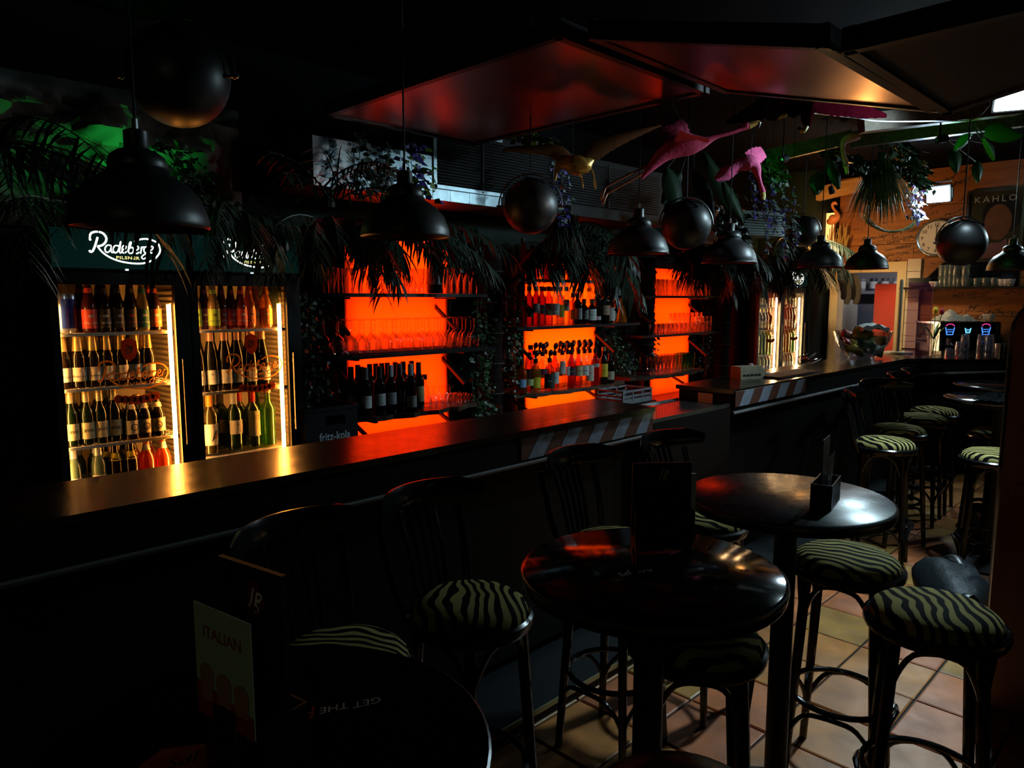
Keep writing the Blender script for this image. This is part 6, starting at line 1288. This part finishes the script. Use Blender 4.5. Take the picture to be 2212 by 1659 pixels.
cup = MB(); cup.lathe([(0, .002), (.022, .0), (.03, .01), (.040, .06), (.042, .07), (.039, .068), (.028, .012), (0, .008)], 20); co = cup.build('coffee_cup', WHT); tag(co, 'cup', 'cup'); h_ = MB(); h_.loft([(.038, 0, .055), (.058, 0, .05), (.058, 0, .028), (.034, 0, .02)], .005, 6); h_.build('handle', WHT, co); cupP = Proto(co)
for k in range(3): cupP.put((8.44, yy(2166 + k * 9), z + .001), 1.0 + k, 'white coffee cup at the partition end of the wall shelf', 'white cups on the wall shelf')
pl_ = MB(); pl_.lathe([(0, .001), (.06, .0), (.11, .012), (.115, .014), (.11, .010), (.06, -.002), (0, -.001)], 28); po = pl_.build('plate', mat('grey_plate', (.35, .38, .38), .3)); tag(po, 'plate', 'plate'); pP = Proto(po)
for k in range(8): pP.put((8.475, PX(1986, 600, 8.475).y, z + .004 + k * .011), 0, 'plate in the pile on the end wall shelf', 'pile of plates')
bw = MB(); bw.lathe([(0, .004), (.03, 0), (.05, .03), (.06, .055), (.056, .054), (.045, .03), (0, .01)], 20); tag(bw.build('small_bowl', WHT, None, (8.45, PX(2020, 610, 8.45).y, z + .001)), 'small white bowl between plates and tumblers on the shelf', 'bowl')
# mirror-like dark picture behind the shelf glasses
t = thing('dark_mirror', 'slanted dark mirror with golden reflections above the wall shelf', 'mirror', (8.565, 0, 0)); y0, y1 = PX(1985, 610, 8.56).y, PX(2200, 600, 8.56).y
m = MB(); m.add([(0, y0, 1.82), (0, y1, 1.82), (0, y1, 2.06), (0, y0 - .22, 2.06), (.012, y0, 1.82), (.012, y1, 1.82), (.012, y1, 2.06), (.012, y0 - .22, 2.06)], [(0, 1, 2, 3), (7, 6, 5, 4), (0, 4, 5, 1), (1, 5, 6, 2), (2, 6, 7, 3), (3, 7, 4, 0)]); m.build('glass', mat('mirror_dark', (.05, .055, .07), .08, .9), t, smooth=False)
m = MB(); m.loft([(-.004, y0, 1.82), (-.004, y0 - .22, 2.06), (-.004, y1, 2.06)], .010, 6); m.build('frame', BLKS, t)
# coffee machine
cm = (PZ(2030, 768, ZT) + PZ(2180, 768, ZT)) / 2; ang = math.atan2(PZ(2180, 766, ZT).y - PZ(2030, 768, ZT).y, PZ(2180, 766, ZT).x - PZ(2030, 768, ZT).x)
t = thing('coffee_machine', 'wide black espresso machine with three blue glowing displays', 'coffee machine', (8.11, 1.84, ZT + .002), radians(-40))
W_ = .30
m = MB(); m.box(-W_, W_, .06, .34, .0, .30); m.box(-W_, W_, -.02, .06, .16, .30); m.build('body', BLK, t, smooth=False)
m = MB(); m.box(-W_ - .01, W_ + .01, -.03, .345, .30, .318); m.build('top_plate', CHROME, t, smooth=False)
m = MB(); m.box(-W_, W_, -.06, .06, 0, .035); m.build('drip_tray', STEEL, t, smooth=False)
for s in (-1, 1): MB().box(s * W_ - .012, s * W_ + .012, -.035, .06, .035, .30).build('side_panel', CHROME, t, smooth=False)
BLUE = glow('display_blue', (.06, .22, 1.0), 2.2); CYAN = glow('display_cyan', (.15, .55, 1.0), 2.2); MAG = glow('display_magenta', (.9, .05, .35), 1.5)
for x, s, mt_ in ((-.20, 1, BLUE), (-.015, .65, CYAN), (.17, 1, BLUE)):
    dsp = MB(); dsp.ribbon([(-.045 * s, .02 * s), (-.03 * s, -.05 * s), (.03 * s, -.05 * s), (.045 * s, .02 * s)], .010, (x, -.0215, .245), (1, 0, 0), (0, 0, 1))
    for i in range(3):
        for j in range(2): dsp.box(x - .02 * s + i * .02 * s - .005 * s, x - .02 * s + i * .02 * s + .005 * s, -.0218, -.021, .245 - .028 * s + j * .022 * s, .245 - .028 * s + j * .022 * s + .010 * s)
    o = dsp.build('display', mt_, t, smooth=False)
    if s == 1: q = MB(); q.ribbon([(.042 * cos(a), .03 + .022 * sin(a)) for a in [pi * i / 10 for i in range(11)]], .007, (x, -.0216, .245), (1, 0, 0), (0, 0, 1)); q.build('dial', MAG, o, smooth=False)
for x in (-.2, .15):
    m = MB(); m.lathe([(.03, .09), (.034, .12), (.03, .16)], 16, c=(x, .0, 0)); m.loft([(x, -.03, .10), (x, -.14, .09)], .012, 8); m.build('portafilter', CHROME, t)
m = MB(); vs = []; n = 16; rr = random.Random(8)                        # towel over cups on the machine
for i in range(n + 1):
    for j in range(9): vs.append((-.20 + .42 * i / n, .05 + .26 * j / 8, .320 + (.05 + .035 * sin(i * .9) * cos(j * .8) + .03 * sin(i / n * 5)) * sin(pi * j / 8) ** .6 * min(1, (i + .2) / 3, (n - i + .2) / 3) + rr.uniform(0, .006)))
m.add(vs, [(i * 9 + j, (i + 1) * 9 + j, (i + 1) * 9 + j + 1, i * 9 + j + 1) for i in range(n) for j in range(8)])
M4 = Matrix.Translation(t.location) @ Matrix.Rotation(radians(-40), 4, 'Z')
o = m.build('kitchen_towel', mat('towel_check', (.42, .47, .48), .8, noise=.35, nscale=30)); o.location = t.location; o.rotation_euler = (0, 0, radians(-40)); tag(o, 'grey checked kitchen towel crumpled on the coffee machine', 'towel')
for k in range(2): cupP.put(M4 @ Vector((.24 + .035 * k, .02 + .09 * k, .32)), 2, ['white cup at the end of the coffee machine top', 'second white cup behind on the coffee machine top'][k])
TG = clear('facet_glass', (.85, .88, .92), (.9, .95, 1), .6, body=.10, bodycol=(.5, .45, .5)); tg_ = glass_proto('facet_tumbler', 'glass', [(0, 0.1), (.028, .1), (.031, .094), (.036, .045), (.039, .0), (.036, .0), (.033, .045), (.028, .09), (0, .092)], 10, TG)
for i, (px, nst) in enumerate(((2048, 1), (2062, 2), (2081, 3), (2108, 3), (2134, 3), (2178, 2))):
    p = PZ(px, 776, ZT); p = p + Vector((.01, -.03 if i % 2 else 0, 0))
    for k in range(nst): tg_.put((p.x, p.y, ZT + .001 + k * .062), .3 * i, 'faceted tumbler stacked upside down before the coffee machine', 'stacked faceted tumblers')
sv = MB(); sv.lathe([(0, 0), (.035, 0), (.038, .14), (.036, .14), (.033, .005), (0, .005)], 18); p = PZ(2157, 776, ZT); tag(sv.build('milk_jug', CHROME, None, (p.x, p.y, ZT + .001)), 'polished steel milk jug with coloured reflections beside the tumblers', 'jug')
# vase with tulips
p = PZ(2029, 768, ZT); p = Vector((p.x - .15, p.y + .02, ZT)); t = thing('flower_vase', 'slim glass vase with one yellow and one red tulip', 'vase', p)
MB().lathe([(0, 0), (.03, 0), (.026, .02), (.030, .12), (.045, .20), (.043, .20), (.028, .12), (.022, .015), (0, .012)], 18).build('glass', GLASS, t)
TUL = mat('tulip_green', (.05, .16, .03), .45)
for k, (dx, h, mt_) in enumerate(((-.0, .40, mat('tulip_yellow', (.75, .55, .03), .5)), (.06, .39, mat('tulip_red', (.45, .02, .03), .5)))):
    v = RT * dx; m = MB(); m.loft([(0, 0, .02), tuple(v * .3 + Vector((0, 0, .2))), tuple(v + Vector((0, 0, h)))], .004, 5); st_ = m.build('stem', TUL, t); m = MB(); m.lathe([(0, 0), (.018, .008), (.024, .03), (.018, .055), (.008, .065), (0, .06)], 12, c=tuple(v + Vector((0, 0, h)))); m.build('blossom', mt_, st_)
for k in range(5):
    a = k * 1.3; m = MB(); leaflet(m, (0, 0, .16), (cos(a) * .5, sin(a) * .5, 1), .20, .014, .6); m.build('leaf', TUL, t, smooth=False)
# acrylic screen, round board, candle stand
p = PZ(1953, 771, ZT); p2 = PZ(2006, 772, ZT); t = thing('acrylic_screen', 'clear acrylic screen with violet sheen standing on the bar corner', 'screen', (p.x, p.y, ZT + .001)); dv = (p2 - p); dv.z = 0; L_ = dv.length; dv.normalize()
nv = Vector((dv.y, -dv.x, 0)); sc_ = clear('acrylic_violet_sheen', (.80, .68, .82), (.8, .6, .9), .25, .05, body=.07, bodycol=(.35, .10, .30)); MB().obox(dv * L_ / 2 + Vector((0, 0, .345)), dv * L_ / 2, nv * .002, (0, 0, .345)).build('panel', sc_, t, smooth=False)  # violet reflections are mixed into the tint and body of the clear pane
MB().obox(dv * (L_ - .002) + Vector((0, 0, .345)), dv * .002, nv * .003, (0, 0, .345)).build('edge', mat('acrylic_edge', (.6, .4, .35), .2), t, smooth=False)
for q in (.1, .9): MB().obox(dv * L_ * q + Vector((0, 0, .008)), dv * .02, nv * .06, (0, 0, .008)).build('foot', GLASS, t, smooth=False)
p = PZ(1940, 764, ZT) ; tag(MB().lathe([(0, 0), (.13, 0), (.132, .008), (.13, .02), (0, .022)], 32).build('round_board', mat('pale_board', (.42, .44, .40), .5), None, (p.x, p.y, ZT + .001)), 'pale round board lying behind the snack bowl', 'board')
p = PZ(1938, 764, ZT + .02); t = thing('paper_roll_stand', 'upright wooden rod on a round base beside the doorway', 'stand', (p.x, p.y, ZT + .023)); MB().lathe([(0, 0), (.06, 0), (.06, .012), (.017, .02), (.017, .68), (.012, .70), (0, .70)], 18).build('rod', mat('grey_wood', (.20, .19, .14), .5), t)
m = MB(); m.loft([(0, 0, .12), (.0, -.24, .12)], .004, 6); m.build('arm', STEEL, t)
# snack bowl
p = PZ(1863, 774, ZT); t = thing('glass_bowl', 'big clear glass bowl filled with crisp packets on the far counter', 'bowl', (6.92, 2.40, ZT + .001)); bs = .92
MB().lathe([(0, .02), (.10, .018), (.115, 0), (.12, .018), (.17, .07), (.225, .16), (.25, .25), (.245, .25), (.22, .16), (.165, .075), (.11, .028), (0, .026)], 40).build('glass', clear('bowl_glass', (.92, .93, .93), (.9, .92, .95), .4), t)
pk = [('green_packet', (.02, .06, .02)), ('yellow_packet', (.55, .38, .03)), ('brown_packet', (.22, .09, .02)), ('black_packet', (.015, .02, .012)), ('red_packet', (.30, .03, .02))]
rr = random.Random(6)
for k in range(13):
    a = rr.uniform(0, 2 * pi); r_ = rr.uniform(0, .13); nm, c_ = pk[k % 5]; m = MB(); n = 8; vs = []
    for i in range(n + 1):
        for j in range(n + 1): u, v = i / n * 2 - 1, j / n * 2 - 1; vs.append((.085 * u, .06 * v, .028 * (1 - u ** 4) * (1 - v * v) + rr.uniform(-.003, .003)))
    k0 = len(vs); vs += [(x, y, -zz) for x, y, zz in vs]; f1 = [(i * (n + 1) + j, (i + 1) * (n + 1) + j, (i + 1) * (n + 1) + j + 1, i * (n + 1) + j + 1) for i in range(n) for j in range(n)]
    m.add(vs, f1 + [tuple(q + k0 for q in f[::-1]) for f in f1])
    pm = MB(); text_on(pm, 'Chipsfrisch', .026, (0, 0, .032), (1, 0, 0), (0, 1, 0), shear=.3)
    o = m.build('crisp_packet', mat('foil_' + nm, c_, .35, .3, noise=.5, nscale=25, col2=(.35, .22, .03) if k % 2 else None)); o.location = (6.92 + r_ * cos(a), 2.40 + r_ * sin(a), ZT + .09 + .011 * k); o.rotation_euler = (rr.uniform(.6, 1.5), rr.uniform(-.5, .5), radians(-45) + rr.uniform(-.7, .7))
    tag(o, nm.replace('_', ' ').replace('packet', 'crisp packet') + ' in the snack bowl' + (', near the top' if k > 7 else ', deep inside'), 'packet', 'crisp packets in the bowl'); pm.build('lettering', SIGNY if False else mat('packet_print', (.5, .42, .12), .5), o, smooth=False)
m = MB(); vs = []
for i in range(13):
    for j in range(9): vs.append((-.12 + .24 * i / 12, -.06 + .12 * j / 8, .02 * sin(i * 1.2) * cos(j) * .5 + .03 * sin(pi * i / 12)))
k0 = len(vs); vs += [(x, y, zz - .035) for x, y, zz in vs]; f1 = [(i * 9 + j, (i + 1) * 9 + j, (i + 1) * 9 + j + 1, i * 9 + j + 1) for i in range(12) for j in range(8)]
bd_ = [i * 9 for i in range(13)] + [12 * 9 + j for j in range(1, 9)] + [i * 9 + 8 for i in range(11, -1, -1)] + [j for j in range(7, 0, -1)]
m.add(vs, f1 + [tuple(q + k0 for q in f[::-1]) for f in f1] + [(bd_[i], bd_[i] + k0, bd_[(i + 1) % len(bd_)] + k0, bd_[(i + 1) % len(bd_)]) for i in range(len(bd_))])
o = m.build('folded_cloth', mat('cloth_grey', (.45, .47, .45), .8, noise=.2, nscale=20)); o.location = (6.98, 2.33, ZT + .285); o.rotation_euler = (.1, .05, radians(-45)); tag(o, 'folded pale cloth lying on the crisp packets', 'cloth')
# kitchen seen through the door: aprons, shelf, fridge, red panel
t = thing('apron', 'black and grey aprons hanging on the kitchen door jamb', 'apron', (8.50, 3.22, 1.92))
for k in range(4):
    m = MB(); m.loft(cr([(0, .02 - .05 * k, -.02), (-.01, .0 - .05 * k, .0), (-.02, -.03 - .05 * k, -.04), (-.015, -.05 - .05 * k, -.15), (-.01, -.05 - .05 * k + .02 * (k % 2), -.24 - .05 * (k % 2))], 4), [.012, .02, .032, .044, .050, .052, .050, .050, .052, .050, .048, .050, .046, .042, .046, .040, .03][:17], 8, flat=(.5, 1)); m.build('cloth_fold', [BLKM, mat('apron_grey', (.045, .042, .036), .8)][k % 2], t)
m = MB(); m.box(.03, .10, .02, .05, -.02, .01); m.build('hook', STEEL, t, smooth=False)
tag(MB().box(9.9, 10.15, 2.2, 3.9, 1.75, 1.79).build('kitchen_shelf', mat('kshelf', (.35, .36, .38), .4), None, smooth=False), 'pale kitchen shelf seen through the doorway', 'shelf')
for k in range(6):
    m = MB(); m.lathe([(0, 0), (.045, 0), (.045, .16), (0, .165)], 14); q = m.build('kitchen_tin', mat('tin_%d' % (k % 3), ((.04, .05, .09), (.3, .3, .32), (.12, .1, .1))[k % 3], .4), None, (10.0, 2.95 + k * .14, 1.791)); MB().lathe([(.0455, .03), (.0455, .12)], 14).build('label', PAPER, q); tag(q, 'storage tin on the kitchen shelf behind the doorway', 'tin', 'kitchen tins')
tag(MB().box(9.5, 10.18, 3.05, 3.45, 0, 1.62).build('kitchen_cupboard', mat('kc1', (.10, .12, .18), .4), None, smooth=False), 'blue-grey kitchen cupboard seen through the doorway', 'cupboard')
tag(MB().box(9.5, 10.18, 2.80, 3.04, 0, 1.62).build('kitchen_cupboard', mat('kc2', (.26, .12, .09), .4), None, smooth=False), 'brown kitchen cupboard beside the blue-grey one', 'cupboard')
tag(MB().box(8.9, 9.0, 2.66, 2.98, .9, 1.86).build('red_panel', mat('red_panel', (.62, .05, .03), .4), None, smooth=False), 'bright red panel standing inside the kitchen doorway', 'panel')
tag(MB().box(8.75, 9.3, 3.30, 3.50, 0, 1.95).build('kitchen_fridge', mat('kfridge', (.34, .33, .28), .35), None, smooth=False), 'beige cabinet side just inside the kitchen doorway', 'cabinet')
t = thing('wall_sign', 'small red sign with a white numeral above the kitchen door', 'sign', (8.565, PX(1812, 580, 8.56).y, PX(1812, 578, 8.56).z), -pi / 2); MB().box(-.07, .07, -.012, 0, -.06, .06).build('plate', mat('sign_red', (.35, .02, .02), .4), t, smooth=False); m = MB(); text_on(m, '2', .10, (0, -.013, 0), (1, 0, 0), (0, 0, 1)); m.build('lettering', mat('sign_pale', (.5, .42, .3), .5), t, smooth=False)
for pr in [p for p in list(globals().values()) if isinstance(p, Proto)]: pr.finish()
for L_ in (sp, cp_, wps, list(sodas.values())):
    for pr in L_: pr.finish()
